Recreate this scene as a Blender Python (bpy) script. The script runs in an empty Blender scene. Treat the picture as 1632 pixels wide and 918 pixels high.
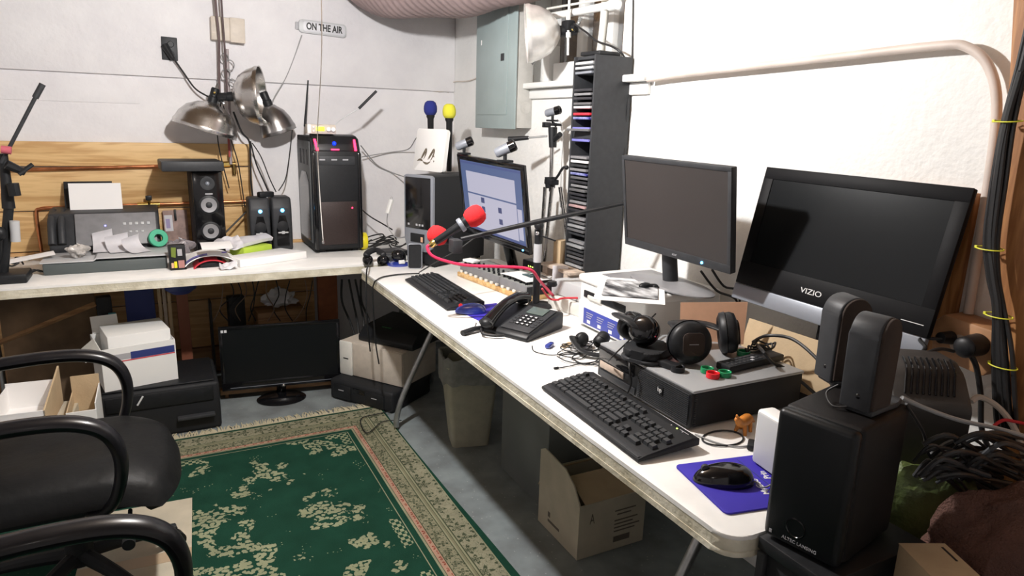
import bpy, bmesh, math, random
from mathutils import Matrix, Vector, noise
random.seed(7)
PI = math.pi
R = math.radians
sc = bpy.context.scene
COL = sc.collection

# ------------------------------------------------------------------ camera
CAM = Vector((-0.8543, -0.7554, 1.4490))
FPX = 1078.0
def cam_axes(yaw, pitch, roll):
    cy, sy, cp, sp = math.cos(yaw), math.sin(yaw), math.cos(pitch), math.sin(pitch)
    f = Vector((sy*cp, cy*cp, -sp)); r = Vector((cy, -sy, 0)); u = r.cross(f)
    c, s = math.cos(roll), math.sin(roll)
    return r*c + u*s, u*c - r*s, f
CR, CU, CF = cam_axes(0.4847, 0.2360, 0.0296)
cd = bpy.data.cameras.new('camera'); cam = bpy.data.objects.new('camera', cd); COL.objects.link(cam)
cam.matrix_world = Matrix(((CR.x, CU.x, -CF.x, CAM.x), (CR.y, CU.y, -CF.y, CAM.y), (CR.z, CU.z, -CF.z, CAM.z), (0, 0, 0, 1)))
cd.sensor_fit = 'HORIZONTAL'; cd.sensor_width = 36; cd.lens = 36*FPX/1632; cd.clip_start = .02
sc.camera = cam

# ------------------------------------------------------------------ world, lights, exposure
w = bpy.data.worlds.new('world'); sc.world = w; w.use_nodes = True
w.node_tree.nodes['Background'].inputs[0].default_value = (.80, .85, 1, 1)
w.node_tree.nodes['Background'].inputs[1].default_value = 0.035
def point_light(name, loc, power, col, rad):
    l = bpy.data.lights.new(name, 'POINT'); l.energy = power; l.color = col; l.shadow_soft_size = rad
    o = bpy.data.objects.new(name, l); o.location = loc; COL.objects.link(o); return o
point_light('bulb_light', (-.42, 1.25, 2.02), 70, (1, .985, .975), .035)        # bare ceiling bulb with the pull string
point_light('bulb_light', (-1.5, -.9, 2.05), 1.4, (1, .93, .88), .05)            # second ceiling bulb, behind the camera
sc.view_settings.view_transform = 'Standard'; sc.view_settings.look = 'None'
sc.view_settings.gamma = 1; sc.view_settings.exposure = 0.93; sc.view_settings.use_curve_mapping = False

# ------------------------------------------------------------------ helpers
I4 = Matrix.Identity(4)
WM = {}
def fr(x, y, z, rz=0, rx=0, ry=0):
    return Matrix.Translation((x, y, z)) @ Matrix.Rotation(R(rz), 4, 'Z') @ Matrix.Rotation(R(ry), 4, 'Y') @ Matrix.Rotation(R(rx), 4, 'X')
def ray(px, py):
    return CF + CR*((px-816)/FPX) - CU*((py-459)/FPX)
def at(px, py, ax, v):                     # a point of the room seen at px,py and lying on the plane x|y|z = v
    d = ray(px, py); i = 'xyz'.index(ax); t = (v-CAM[i])/d[i]
    return CAM + d*t
def PX(px, py, v): return at(px, py, 'x', v)
def PY(px, py, v): return at(px, py, 'y', v)
def PZ(px, py, v): return at(px, py, 'z', v)

def smooth_pts(pts, k=6):
    P = [Vector(p) for p in pts]
    if len(P) < 3: return P
    out = []
    for i in range(len(P)-1):
        p0 = P[max(i-1, 0)]; p1 = P[i]; p2 = P[i+1]; p3 = P[min(i+2, len(P)-1)]
        for j in range(k):
            t = j/k
            out.append(.5*((2*p1) + (p2-p0)*t + (2*p0-5*p1+4*p2-p3)*t*t + (3*p1-p0-3*p2+p3)*t*t*t))
    out.append(P[-1]); return out

class MB:
    def __init__(s, M=I4): s.bm = bmesh.new(); s.M = M
    def _fin(s, vs): bmesh.ops.transform(s.bm, matrix=s.M, verts=vs); return s
    def box(s, x0, x1, y0, y1, z0, z1, b=0, seg=2, M=I4):
        m = M @ Matrix.Translation(((x0+x1)/2, (y0+y1)/2, (z0+z1)/2)) @ Matrix.Diagonal((abs(x1-x0), abs(y1-y0), abs(z1-z0), 1))
        r = bmesh.ops.create_cube(s.bm, size=1, matrix=m); vs = r['verts']
        if b > 0:
            es = list({e for v in vs for e in v.link_edges})
            r2 = bmesh.ops.bevel(s.bm, geom=es, offset=b, segments=seg, affect='EDGES', profile=.5)
            vs = list({v for v in vs if v.is_valid} | set(r2['verts']))
        return s._fin(vs)
    def cyl(s, p, q, r, r2=None, n=20, caps=True, M=I4):
        p = Vector(p); q = Vector(q); d = q-p; r2 = r if r2 is None else r2
        m = M @ Matrix.Translation((p+q)/2) @ d.to_track_quat('Z', 'Y').to_matrix().to_4x4()
        v = bmesh.ops.create_cone(s.bm, cap_ends=caps, segments=n, radius1=r, radius2=r2, depth=d.length, matrix=m)['verts']
        return s._fin(v)
    def sph(s, c, r, sc_=(1, 1, 1), u=24, v=14, M=I4):
        m = M @ Matrix.Translation(c) @ Matrix.Diagonal((r*sc_[0], r*sc_[1], r*sc_[2], 1))
        return s._fin(bmesh.ops.create_uvsphere(s.bm, u_segments=u, v_segments=v, radius=1, matrix=m)['verts'])
    def tube(s, pts, r, n=8, k=6, closed=False, flat=None):
        P = smooth_pts(pts, k) if k else [Vector(p) for p in pts]
        rr = r if callable(r) else (lambda t: r)
        rings = []; up = None
        for i, p in enumerate(P):
            d = (P[min(i+1, len(P)-1)] - P[max(i-1, 0)])
            if d.length < 1e-9: d = Vector((0, 0, 1))
            d.normalize()
            if up is None:
                up = Vector((0, 0, 1)) if abs(d.z) < .9 else Vector((1, 0, 0))
            up = (up - d*up.dot(d))
            if up.length < 1e-6: up = d.orthogonal()
            up.normalize(); sd = d.cross(up); R_ = rr(i/(len(P)-1))
            fx, fz = (1, 1) if flat is None else flat
            rings.append([s.bm.verts.new(p + sd*(math.cos(a)*R_*fx) + up*(math.sin(a)*R_*fz)) for a in [2*PI*j/n for j in range(n)]])
        for a, b in zip(rings, rings[1:]):
            for j in range(n): s.bm.faces.new((a[j], a[(j+1) % n], b[(j+1) % n], b[j]))
        if closed:
            a, b = rings[-1], rings[0]
            for j in range(n): s.bm.faces.new((a[j], a[(j+1) % n], b[(j+1) % n], b[j]))
        else:
            s.bm.faces.new(rings[0][::-1]); s.bm.faces.new(rings[-1])
        return s._fin([v for g in rings for v in g])
    def lathe(s, prof, M=I4, n=32, cap=False):
        rings = []
        for r, z in prof:
            if r < 1e-6: rings.append([s.bm.verts.new(M @ Vector((0, 0, z)))])
            else: rings.append([s.bm.verts.new(M @ Vector((r*math.cos(2*PI*j/n), r*math.sin(2*PI*j/n), z))) for j in range(n)])
        for a, b in zip(rings, rings[1:]):
            for j in range(n):
                k = (j+1) % n
                if len(a) == 1 and len(b) == 1: continue
                if len(a) == 1: s.bm.faces.new((a[0], b[k], b[j]))
                elif len(b) == 1: s.bm.faces.new((a[j], a[k], b[0]))
                else: s.bm.faces.new((a[j], a[k], b[k], b[j]))
        return s._fin([v for g in rings for v in g])
    def prism(s, pts, a, b, M=I4, bev=0):             # polygon in local xy, extruded along local z from a to b
        lo = [s.bm.verts.new(M @ Vector((x, y, a))) for x, y in pts]; hi = [s.bm.verts.new(M @ Vector((x, y, b))) for x, y in pts]
        n = len(pts); fs = [s.bm.faces.new(lo[::-1]), s.bm.faces.new(hi)]
        for i in range(n): fs.append(s.bm.faces.new((lo[i], lo[(i+1) % n], hi[(i+1) % n], hi[i])))
        vs = lo+hi
        if bev > 0:
            es = [e for e in {e for v in vs for e in v.link_edges}]
            r2 = bmesh.ops.bevel(s.bm, geom=es, offset=bev, segments=2, affect='EDGES', profile=.5)
            vs = list({v for v in vs if v.is_valid} | set(r2['verts']))
        return s._fin(vs)
    def grid(s, f, nu, nv, M=I4, thick=0):            # surface f(u,v)->Vector, optional thickness along -local normal
        V = [[s.bm.verts.new(M @ Vector(f(i/nu, j/nv))) for j in range(nv+1)] for i in range(nu+1)]
        vs = [v for r_ in V for v in r_]; fs = []
        for i in range(nu):
            for j in range(nv): fs.append(s.bm.faces.new((V[i][j], V[i+1][j], V[i+1][j+1], V[i][j+1])))
        if thick:
            bmesh.ops.recalc_face_normals(s.bm, faces=fs)
            r2 = bmesh.ops.solidify(s.bm, geom=fs, thickness=thick)
            vs = list(set(vs) | {v for v in r2['geom'] if isinstance(v, bmesh.types.BMVert)})
        return s._fin(vs)
    def out(s, name, mat, parent=None, ang=35, recalc=True):
        if recalc: bmesh.ops.recalc_face_normals(s.bm, faces=s.bm.faces[:])
        me = bpy.data.meshes.new(name)
        if parent is None:
            vs = [v.co for v in s.bm.verts]
            o3 = Vector(((min(v.x for v in vs)+max(v.x for v in vs))/2, (min(v.y for v in vs)+max(v.y for v in vs))/2, min(v.z for v in vs)))
            W = Matrix.Translation(o3)
        else: W = WM[parent]
        bmesh.ops.transform(s.bm, matrix=W.inverted(), verts=s.bm.verts)
        s.bm.to_mesh(me); s.bm.free()
        me.polygons.foreach_set('use_smooth', [True]*len(me.polygons)); me.set_sharp_from_angle(angle=R(ang))
        me.materials.append(mat)
        o = bpy.data.objects.new(name, me); COL.objects.link(o)
        if parent is None: o.location = W.translation
        else: o.parent = parent
        WM[o] = W.copy()
        return o

def thing(name, label, cat, loc, rz=0, group=None):
    o = bpy.data.objects.new(name, None); COL.objects.link(o); o.empty_display_size = .05
    o.location = loc; o.rotation_euler = (0, 0, R(rz)); WM[o] = fr(*loc, rz)
    o['label'] = label; o['category'] = cat
    if group: o['group'] = group
    return o
def tag(o, label, cat, group=None, kind=None):
    o['label'] = label; o['category'] = cat
    if group: o['group'] = group
    if kind: o['kind'] = kind
    return o
def struct(o): o['kind'] = 'structure'; return o
def copy_tree(o, parent=None):
    c = o.copy(); COL.objects.link(c); c.parent = parent
    for ch in [k for k in bpy.data.objects if k.parent == o]: copy_tree(ch, c)
    return c
def text(name, body, M, size, mat, parent, ext=.0004, align='CENTER', sx=1, bold=.0):
    cu = bpy.data.curves.new(name, 'FONT'); cu.body = body; cu.size = size; cu.extrude = ext; cu.offset = bold
    cu.align_x = align; cu.align_y = 'CENTER'; cu.materials.append(mat)
    tmp = bpy.data.objects.new('lettering', cu); COL.objects.link(tmp)
    me = bpy.data.meshes.new_from_object(tmp, depsgraph=bpy.context.evaluated_depsgraph_get()); bpy.data.objects.remove(tmp)
    me.transform(WM[parent].inverted() @ M @ Matrix.Diagonal((sx, 1, 1, 1))); me.name = name
    o = bpy.data.objects.new(name, me); COL.objects.link(o); o.parent = parent; WM[o] = WM[parent].copy()
    return o
def axes(o, x, y):                          # frame with origin o, local x along x, local y towards y
    x = Vector(x).normalized(); z = x.cross(Vector(y)).normalized(); y = z.cross(x)
    return Matrix(((x.x, y.x, z.x, o[0]), (x.y, y.y, z.y, o[1]), (x.z, y.z, z.z, o[2]), (0, 0, 0, 1)))

# ------------------------------------------------------------------ materials
def mat(name, col, rough=.5, metal=0, var=0, vs=30, bump=0, bs=200, emit=None, es=1, trans=0, coat=0, spec=.5, col2=None, alpha=1):
    m = bpy.data.materials.new(name); m.use_nodes = True; nt = m.node_tree; N = nt.nodes; L = nt.links
    b = N['Principled BSDF']
    b.inputs['Base Color'].default_value = (*col, 1); b.inputs['Roughness'].default_value = rough
    b.inputs['Metallic'].default_value = metal; b.inputs['Specular IOR Level'].default_value = spec
    b.inputs['Transmission Weight'].default_value = trans; b.inputs['Coat Weight'].default_value = coat
    b.inputs['Alpha'].default_value = alpha
    tc = N.new('ShaderNodeTexCoord')
    if var or col2:
        n = N.new('ShaderNodeTexNoise'); n.inputs['Scale'].default_value = vs; n.inputs['Detail'].default_value = 5
        L.new(tc.outputs['Object'], n.inputs['Vector'])
        r = N.new('ShaderNodeValToRGB'); r.color_ramp.elements[0].position = .35; r.color_ramp.elements[1].position = .65
        a = col2 if col2 else tuple(c*(1-var) for c in col)
        r.color_ramp.elements[0].color = (*a, 1); r.color_ramp.elements[1].color = (*[min(1, c*(1+var*.4)) for c in col], 1)
        L.new(n.outputs['Fac'], r.inputs['Fac']); L.new(r.outputs['Color'], b.inputs['Base Color'])
        if var:
            mr = N.new('ShaderNodeMapRange'); mr.inputs['To Min'].default_value = max(0, rough-.08); mr.inputs['To Max'].default_value = min(1, rough+.1)
            L.new(n.outputs['Fac'], mr.inputs['Value']); L.new(mr.outputs['Result'], b.inputs['Roughness'])
    if bump:
        n2 = N.new('ShaderNodeTexNoise'); n2.inputs['Scale'].default_value = bs; n2.inputs['Detail'].default_value = 4
        L.new(tc.outputs['Object'], n2.inputs['Vector'])
        bp = N.new('ShaderNodeBump'); bp.inputs['Strength'].default_value = bump; bp.inputs['Distance'].default_value = .01
        L.new(n2.outputs['Fac'], bp.inputs['Height']); L.new(bp.outputs['Normal'], b.inputs['Normal'])
    if emit: b.inputs['Emission Color'].default_value = (*emit, 1); b.inputs['Emission Strength'].default_value = es
    return m

def wall_mat(name, base, dirt, bump=.35):
    m = mat(name, base, .85); nt = m.node_tree; N = nt.nodes; L = nt.links; b = N['Principled BSDF']
    tc = N.new('ShaderNodeNewGeometry')
    n1 = N.new('ShaderNodeTexNoise'); n1.inputs['Scale'].default_value = 2.2; n1.inputs['Detail'].default_value = 8; n1.inputs['Roughness'].default_value = .6
    n2 = N.new('ShaderNodeTexNoise'); n2.inputs['Scale'].default_value = 45; n2.inputs['Detail'].default_value = 6
    n3 = N.new('ShaderNodeTexVoronoi'); n3.inputs['Scale'].default_value = 11
    for n in (n1, n2, n3): L.new(tc.outputs['Position'], n.inputs['Vector'])
    r = N.new('ShaderNodeValToRGB'); r.color_ramp.elements[0].position = .3; r.color_ramp.elements[1].position = .62
    r.color_ramp.elements[0].color = (*dirt, 1); r.color_ramp.elements[1].color = (*base, 1)
    L.new(n1.outputs['Fac'], r.inputs['Fac']); L.new(r.outputs['Color'], b.inputs['Base Color'])
    ad = N.new('ShaderNodeMath'); ad.operation = 'MULTIPLY_ADD'; ad.inputs[1].default_value = .5
    L.new(n2.outputs['Fac'], ad.inputs[0]); L.new(n1.outputs['Fac'], ad.inputs[2])
    bp = N.new('ShaderNodeBump'); bp.inputs['Strength'].default_value = bump; bp.inputs['Distance'].default_value = .015
    L.new(ad.outputs[0], bp.inputs['Height']); L.new(bp.outputs['Normal'], b.inputs['Normal'])
    return m

def wood_mat(name, c1, c2, axis='X', scale=1.0, knots=True, rough=.55):
    m = mat(name, c1, rough); nt = m.node_tree; N = nt.nodes; L = nt.links; b = N['Principled BSDF']
    g = N.new('ShaderNodeNewGeometry'); mp = N.new('ShaderNodeMapping'); L.new(g.outputs['Position'], mp.inputs['Vector'])
    st = {'X': (.35, 4, 4), 'Y': (4, .35, 4), 'Z': (4, 4, .35)}[axis]; mp.inputs['Scale'].default_value = [v*scale for v in st]
    n = N.new('ShaderNodeTexNoise'); n.inputs['Scale'].default_value = 2.4; n.inputs['Detail'].default_value = 3; n.inputs['Distortion'].default_value = .8
    L.new(mp.outputs[0], n.inputs['Vector'])
    wv = N.new('ShaderNodeMath'); wv.operation = 'MULTIPLY'; wv.inputs[1].default_value = 34; L.new(n.outputs['Fac'], wv.inputs[0])
    sn = N.new('ShaderNodeMath'); sn.operation = 'SINE'; L.new(wv.outputs[0], sn.inputs[0])
    f = N.new('ShaderNodeTexNoise'); f.inputs['Scale'].default_value = 22; f.inputs['Detail'].default_value = 6; L.new(mp.outputs[0], f.inputs['Vector'])
    ad = N.new('ShaderNodeMath'); ad.operation = 'MULTIPLY_ADD'; ad.inputs[1].default_value = .22; L.new(sn.outputs[0], ad.inputs[0]); L.new(f.outputs['Fac'], ad.inputs[2])
    r = N.new('ShaderNodeValToRGB'); r.color_ramp.elements[0].position = .25; r.color_ramp.elements[1].position = .72
    r.color_ramp.elements[0].color = (*c2, 1); r.color_ramp.elements[1].color = (*c1, 1); L.new(ad.outputs[0], r.inputs['Fac'])
    out = r.outputs['Color']
    if knots:
        v = N.new('ShaderNodeTexVoronoi'); v.inputs['Scale'].default_value = 3.1; v.inputs['Randomness'].default_value = 1
        L.new(g.outputs['Position'], v.inputs['Vector'])
        kr = N.new('ShaderNodeValToRGB'); kr.color_ramp.elements[0].position = .04; kr.color_ramp.elements[1].position = .13
        kr.color_ramp.elements[0].color = (.16, .07, .02, 1); kr.color_ramp.elements[1].color = (1, 1, 1, 1); L.new(v.outputs['Distance'], kr.inputs['Fac'])
        mx = N.new('ShaderNodeMix'); mx.data_type = 'RGBA'; mx.blend_type = 'MULTIPLY'; mx.inputs['Factor'].default_value = 1
        L.new(out, mx.inputs[6]); L.new(kr.outputs['Color'], mx.inputs[7]); out = mx.outputs[2]
    L.new(out, b.inputs['Base Color'])
    return m

M = {}
M['wall'] = wall_mat('white_painted_masonry', (.80, .785, .79), (.68, .66, .68))
M['wall_cool'] = wall_mat('white_limewash', (.84, .84, .82), (.76, .76, .74), .5)
M['ceiling'] = wood_mat('old_joist_wood', (.30, .21, .13), (.16, .10, .06), 'Y')
M['pine'] = wood_mat('pine_board', (.74, .50, .23), (.56, .33, .13), 'X')
M['pinedark'] = wood_mat('brown_panel', (.36, .20, .09), (.24, .12, .05), 'X', knots=False)
M['post'] = wood_mat('rough_orange_timber', (.48, .22, .075), (.30, .12, .035), 'Z', 1.4)
M['tvblack'] = mat('television_black', (.006, .006, .007), .55, spec=.12)
M['tanboard'] = wood_mat('tan_panel', (.70, .44, .20), (.56, .32, .13), 'X', knots=False)
M['copper'] = mat('copper_pipe', (.62, .25, .12), .3, 1, var=.3, vs=20)
M['brass'] = mat('brass', (.75, .55, .18), .25, 1)
M['table'] = mat('white_table_plastic', (.88, .875, .85), .42, var=.07, vs=9, bump=.05, bs=300)
M['table_edge'] = mat('worn_table_edge', (.66, .63, .52), .6, var=.25, vs=11, bump=.3, bs=70, col2=(.45, .41, .30))
M['black'] = mat('black_plastic', (.012, .013, .015), .45, var=.2, vs=60, spec=.35)
M['blackm'] = mat('black_matte_plastic', (.014, .015, .017), .62, bump=.05, bs=600, spec=.3)
M['gloss'] = mat('black_gloss', (.006, .006, .007), .14, coat=.2, spec=.4)
M['char'] = mat('charcoal_plastic', (.036, .038, .042), .5, var=.15, vs=40, spec=.35)
M['grey'] = mat('grey_plastic', (.22, .22, .23), .45, var=.1)
M['lgrey'] = mat('light_grey_plastic', (.50, .51, .52), .42)
M['silver'] = mat('silver_plastic', (.27, .29, .33), .4, .3)
M['chrome'] = mat('chrome', (.72, .72, .72), .12, 1)
M['alu'] = mat('spun_aluminium', (.62, .60, .58), .26, 1, var=.18, vs=12, bump=.04, bs=80)
M['steel'] = mat('galvanised_steel', (.45, .46, .46), .38, .9, var=.2)
M['panel'] = mat('grey_blue_enamel', (.33, .40, .40), .45, var=.08, vs=6)
M['panelside'] = mat('panel_side_enamel', (.50, .49, .46), .5, var=.08)
M['white'] = mat('white_plastic', (.82, .82, .80), .4)
M['offwhite'] = mat('off_white_plastic', (.70, .69, .64), .5, var=.06)
M['beige'] = mat('beige_plastic', (.60, .53, .45), .5, var=.08)
M['paper'] = mat('white_paper', (.86, .85, .84), .8, bump=.03, bs=30)
M['paper2'] = mat('grey_paper', (.66, .65, .68), .8, var=.1, vs=20)
M['tan'] = mat('cardboard', (.52, .39, .24), .8, var=.12, vs=12, bump=.08, bs=120)
M['tanw'] = mat('pale_cardboard', (.48, .43, .33), .8, var=.12, vs=10, bump=.06, bs=120)
M['peach'] = mat('peach_card', (.72, .42, .27), .8, var=.06)
M['cable'] = mat('black_cable_rubber', (.012, .012, .013), .5)
M['greycable'] = mat('grey_cable', (.30, .30, .30), .55)
M['whitecable'] = mat('pale_cable', (.62, .56, .50), .55)
M['redcable'] = mat('red_cable', (.75, .03, .10), .4)
M['redfoam'] = mat('red_foam', (.80, .02, .025), .95, bump=.5, bs=500)
M['bluefoam'] = mat('navy_foam', (.02, .03, .22), .95, bump=.5, bs=500)
M['yellowfoam'] = mat('yellow_foam', (.80, .76, .06), .95, bump=.5, bs=500)
M['yellow'] = mat('yellow_plastic', (.80, .68, .02), .4)
M['lime'] = mat('lime_card', (.45, .62, .06), .7)
M['green'] = mat('green_plastic', (.01, .25, .09), .4)
M['greent'] = mat('green_tape', (.03, .40, .22), .4)
M['red'] = mat('red_plastic', (.75, .01, .02), .4)
M['blue'] = mat('royal_blue_cloth', (.035, .02, .38), .75, var=.08, vs=8)
M['bluegloss'] = mat('blue_gloss_plastic', (.03, .05, .30), .15, coat=.6)
M['navy'] = mat('navy_print', (.025, .04, .18), .6)
M['redp'] = mat('red_print', (.60, .03, .05), .6)
M['orange'] = mat('orange_rubber', (.62, .22, .03), .5, var=.3, vs=40)
M['leather'] = mat('black_leather', (.007, .0075, .008), .5, var=.3, vs=9, bump=.15, bs=35, spec=.22)
M['armplastic'] = mat('black_arm_plastic', (.008, .008, .010), .3, var=.2, vs=15, coat=.08, spec=.35)
M['screen'] = mat('dark_lcd_screen', (.008, .009, .010), .22, spec=.18)
M['screenb'] = mat('dark_brown_lcd_screen', (.036, .031, .030), .5, var=.1, vs=3)
M['cone'] = mat('silver_speaker_cone', (.48, .48, .50), .3, .6)
M['grille'] = mat('speaker_cloth', (.040, .027, .021), .9, bump=.3, bs=900)
M['glass'] = mat('window_glass', (.9, .95, 1), .05, trans=1)
M['fabric'] = mat('brown_towel', (.16, .075, .055), .95, var=.3, vs=14, bump=.9, bs=260)
M['duct'] = mat('mauve_duct_fabric', (.34, .255, .25), .8, var=.1)
M['trash'] = mat('clear_grey_bag', (.25, .25, .23), .5, var=.2)
M['bin'] = mat('beige_bin', (.40, .38, .29), .6, var=.1)
M['ledblue'] = mat('blue_led', (.1, .4, 1), .5, emit=(.05, .45, 1), es=9)
M['ledred'] = mat('red_led', (1, .05, .1), .5, emit=(1, .02, .08), es=2.4)
M['ledgreen'] = mat('green_led', (.5, 1, .1), .5, emit=(.6, 1, .1), es=3)
M['lcd'] = mat('yellow_green_display', (.7, .9, .05), .5, emit=(.62, .85, .03), es=1.0)
M['whiteprint'] = mat('white_print', (.75, .75, .75), .5)
M['greyprint'] = mat('grey_print', (.40, .40, .42), .5)
M['blackprint'] = mat('black_print', (.02, .02, .02), .6)
M['tieyellow'] = mat('yellow_cable_tie', (.75, .75, .05), .5)
M['dwood'] = mat('weathered_plank', (.52, .42, .34), .7, var=.2)
M['bulb'] = mat('lit_bulb_glass', (1, 1, .95), .4, emit=(1, .95, .88), es=25)
exec_parts = True

# ------------------------------------------------------------------ room shell
XR, YB, ZT = .857, 3.36, .74
def floor_mat():
    m = mat('painted_concrete_floor', (.20, .23, .235), .62); nt = m.node_tree; N = nt.nodes; L = nt.links; b = N['Principled BSDF']
    g = N.new('ShaderNodeNewGeometry')
    n = N.new('ShaderNodeTexNoise'); n.inputs['Scale'].default_value = 7; n.inputs['Detail'].default_value = 8; L.new(g.outputs['Position'], n.inputs['Vector'])
    r = N.new('ShaderNodeValToRGB'); r.color_ramp.elements[0].position = .35; r.color_ramp.elements[0].color = (.15, .165, .17, 1)
    r.color_ramp.elements[1].position = .65; r.color_ramp.elements[1].color = (.23, .265, .27, 1); L.new(n.outputs['Fac'], r.inputs['Fac'])
    v = N.new('ShaderNodeTexVoronoi'); v.inputs['Scale'].default_value = 38; L.new(g.outputs['Position'], v.inputs['Vector'])
    r2 = N.new('ShaderNodeValToRGB'); r2.color_ramp.elements[0].position = .06; r2.color_ramp.elements[0].color = (1, 1, 1, 1)
    r2.color_ramp.elements[1].position = .12; r2.color_ramp.elements[1].color = (0, 0, 0, 1); L.new(v.outputs['Distance'], r2.inputs['Fac'])
    mx = N.new('ShaderNodeMix'); mx.data_type = 'RGBA'; L.new(r2.outputs['Color'], mx.inputs[0]); L.new(r.outputs['Color'], mx.inputs[6]); mx.inputs[7].default_value = (.36, .37, .35, 1)
    L.new(mx.outputs[2], b.inputs['Base Color'])
    bp = N.new('ShaderNodeBump'); bp.inputs['Strength'].default_value = .2; L.new(n.outputs['Fac'], bp.inputs['Height']); L.new(bp.outputs['Normal'], b.inputs['Normal'])
    return m
struct(MB().box(-2.7, 1.2, -1.9, 3.5, -.05, 0).out('floor', floor_mat()))
struct(MB().box(-2.7, 1.2, -1.9, 3.5, 2.25, 2.3).out('ceiling', M['ceiling']))
b = MB(); b.box(-2.7, XR+.25, YB, YB+.14, 0, 2.25); b.box(-2.7, XR, YB-.020, YB+.01, 1.640, 2.25, .008)
b.box(-2.7, -.9, YB-.004, YB+.01, 1.50, 1.625, .002)
struct(b.out('wall_back', M['wall']))
b = MB(); WY0, WY1, WZ = 1.60, 2.41, 1.655
b.box(XR, XR+.25, -1.9, YB, 0, WZ); b.box(XR, XR+.25, -1.9, WY0, WZ, 2.25); b.box(XR, XR+.25, WY1, YB, WZ, 2.25); b.box(XR, XR+.25, WY0, WY1, 2.2, 2.25)
struct(b.out('wall_right', M['wall_cool']))
struct(MB().box(-2.7, -2.6, -1.9, YB, 0, 2.25).out('wall_left', M['wall']))
struct(MB().box(-2.6, XR, -1.9, -1.8, 0, 2.25).out('wall_front', M['wall']))
# window in its recess
wn = thing('window_1', 'shallow basement window', 'window', (XR+.15, 2.0, WZ)); del wn['label'], wn['category']; wn['kind'] = 'structure'
b = MB(); X0 = XR+.13
b.box(X0, X0+.06, WY0+.005, WY1-.005, WZ+.02, WZ+.075, .004); b.box(X0, X0+.06, WY0+.005, WY1-.005, 2.13, 2.195, .004)
for y in (WY0+.005, 1.86, 2.10, WY1-.055): b.box(X0, X0+.06, y, y+.05, WZ+.076, 2.129, .004)
b.out('window_frame', M['white'], wn)
MB().box(X0+.03, X0+.036, WY0+.06, WY1-.06, WZ+.076, 2.129).out('pane', M['glass'], wn)
MB().box(X0+.075, X0+.115, WY0+.005, WY1-.005, WZ+.02, 2.19).out('outside_board', M['pinedark'], wn)
struct(MB().box(XR-.055, XR+.128, WY0-.22, WY1+.05, WZ-.028, WZ-.001, .006).out('trim_1', M['white']))       # sill plank
struct(MB().box(XR-.018, XR, WY0-.20, WY1+.02, WZ-.075, WZ-.030, .004).out('trim_2', M['white']))
# pine boards behind the back table
for i, (z0, z1, x0, x1) in enumerate([(1.185, 1.305, -2.5, -.372), (.965, 1.178, -2.5, -.375), (.76, .96, -2.5, -.372)]):
    struct(MB().box(x0, x1, YB-.026, YB-.009, z0, z1, .003).out('trim_%d' % (i+3), M['pine']))
for i, (z0, z1) in enumerate([(.44, .755), (.16, .434)]):
    struct(MB().box(-2.5, -.06, YB-.024, YB-.002, z0, z1, .003).out('trim_%d' % (i+6), M['tanboard']))
struct(MB().box(-2.5, -.02, YB-.03, YB-.001, 0, .155, .003).out('trim_8', M['pinedark']))

# timber post, plank and pipes at the right
P = [PX(px, py, .80) for px, py in ((1627, -60), (1618, 120), (1610, 200), (1598, 300), (1594, 400), (1600, 460), (1605, 506), (1607, 613), (1608, 700))]
pl = [(p.y, p.z) for p in P]; z0 = 0; z1 = 2.24
poly = [(pl[0][0], z1)] + pl + [(pl[-1][0], z0), (-.42, z0), (-.42, z1)]
Myz = Matrix(((0, 0, 1, 0), (1, 0, 0, 0), (0, 1, 0, 0), (0, 0, 0, 1)))     # local x->y, y->z, z->x
b = MB(); b.prism(poly, .78, .855, M=Myz)
tag(b.out('timber_post', M['post']), 'rough orange-brown timber post at the right end of the wall', 'post')
b = MB(); b.prism([(.150, .742), (.150, 1.325), (.24, 1.335), (.40, 1.33), (.40, .742)], .836, .856, M=Myz)
tag(b.out('wood_board', M['post']), 'knotty wooden board standing against the wall behind the large television', 'board')
b = MB(); b.tube([(XR-.035, 1.375, 1.632), (XR-.035, 1.2, 1.640), (XR-.035, .6, 1.655), (XR-.035, .30, 1.662), (XR-.033, .22, 1.652), (XR-.03, .165, 1.60), (XR-.028, .135, 1.50), (XR-.025, .125, 1.3), (XR-.022, .118, 1.045)], .0110, 14)
tag(b.out('conduit_pipe', mat('painted_conduit', (.66, .57, .51), .5, var=.15, vs=8)), 'painted conduit running along the white wall and bending down to the outlet box', 'pipe')
b = MB(); b.prism([(.16, 1.02), (.135, 1.045), (.02, 1.035), (.012, .95), (.03, .925), (.15, .94)], .77, .852, M=Myz, bev=.006)
ob = thing('outlet_box', 'orange-brown painted outlet box at the end of the conduit by the post', 'outlet', (.81, .08, .92))
b.out('box', mat('painted_outlet_box', (.44, .23, .11), .5, var=.15), ob)
MB().cyl((.768, .09, .985), (.7705, .09, .985), .022, n=20).out('socket_face', M['dwood'], ob)
MB().cyl((.765, .045, 1.00), (.7702, .045, 1.00), .005, n=10).out('screw', M['brass'], ob)

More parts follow.
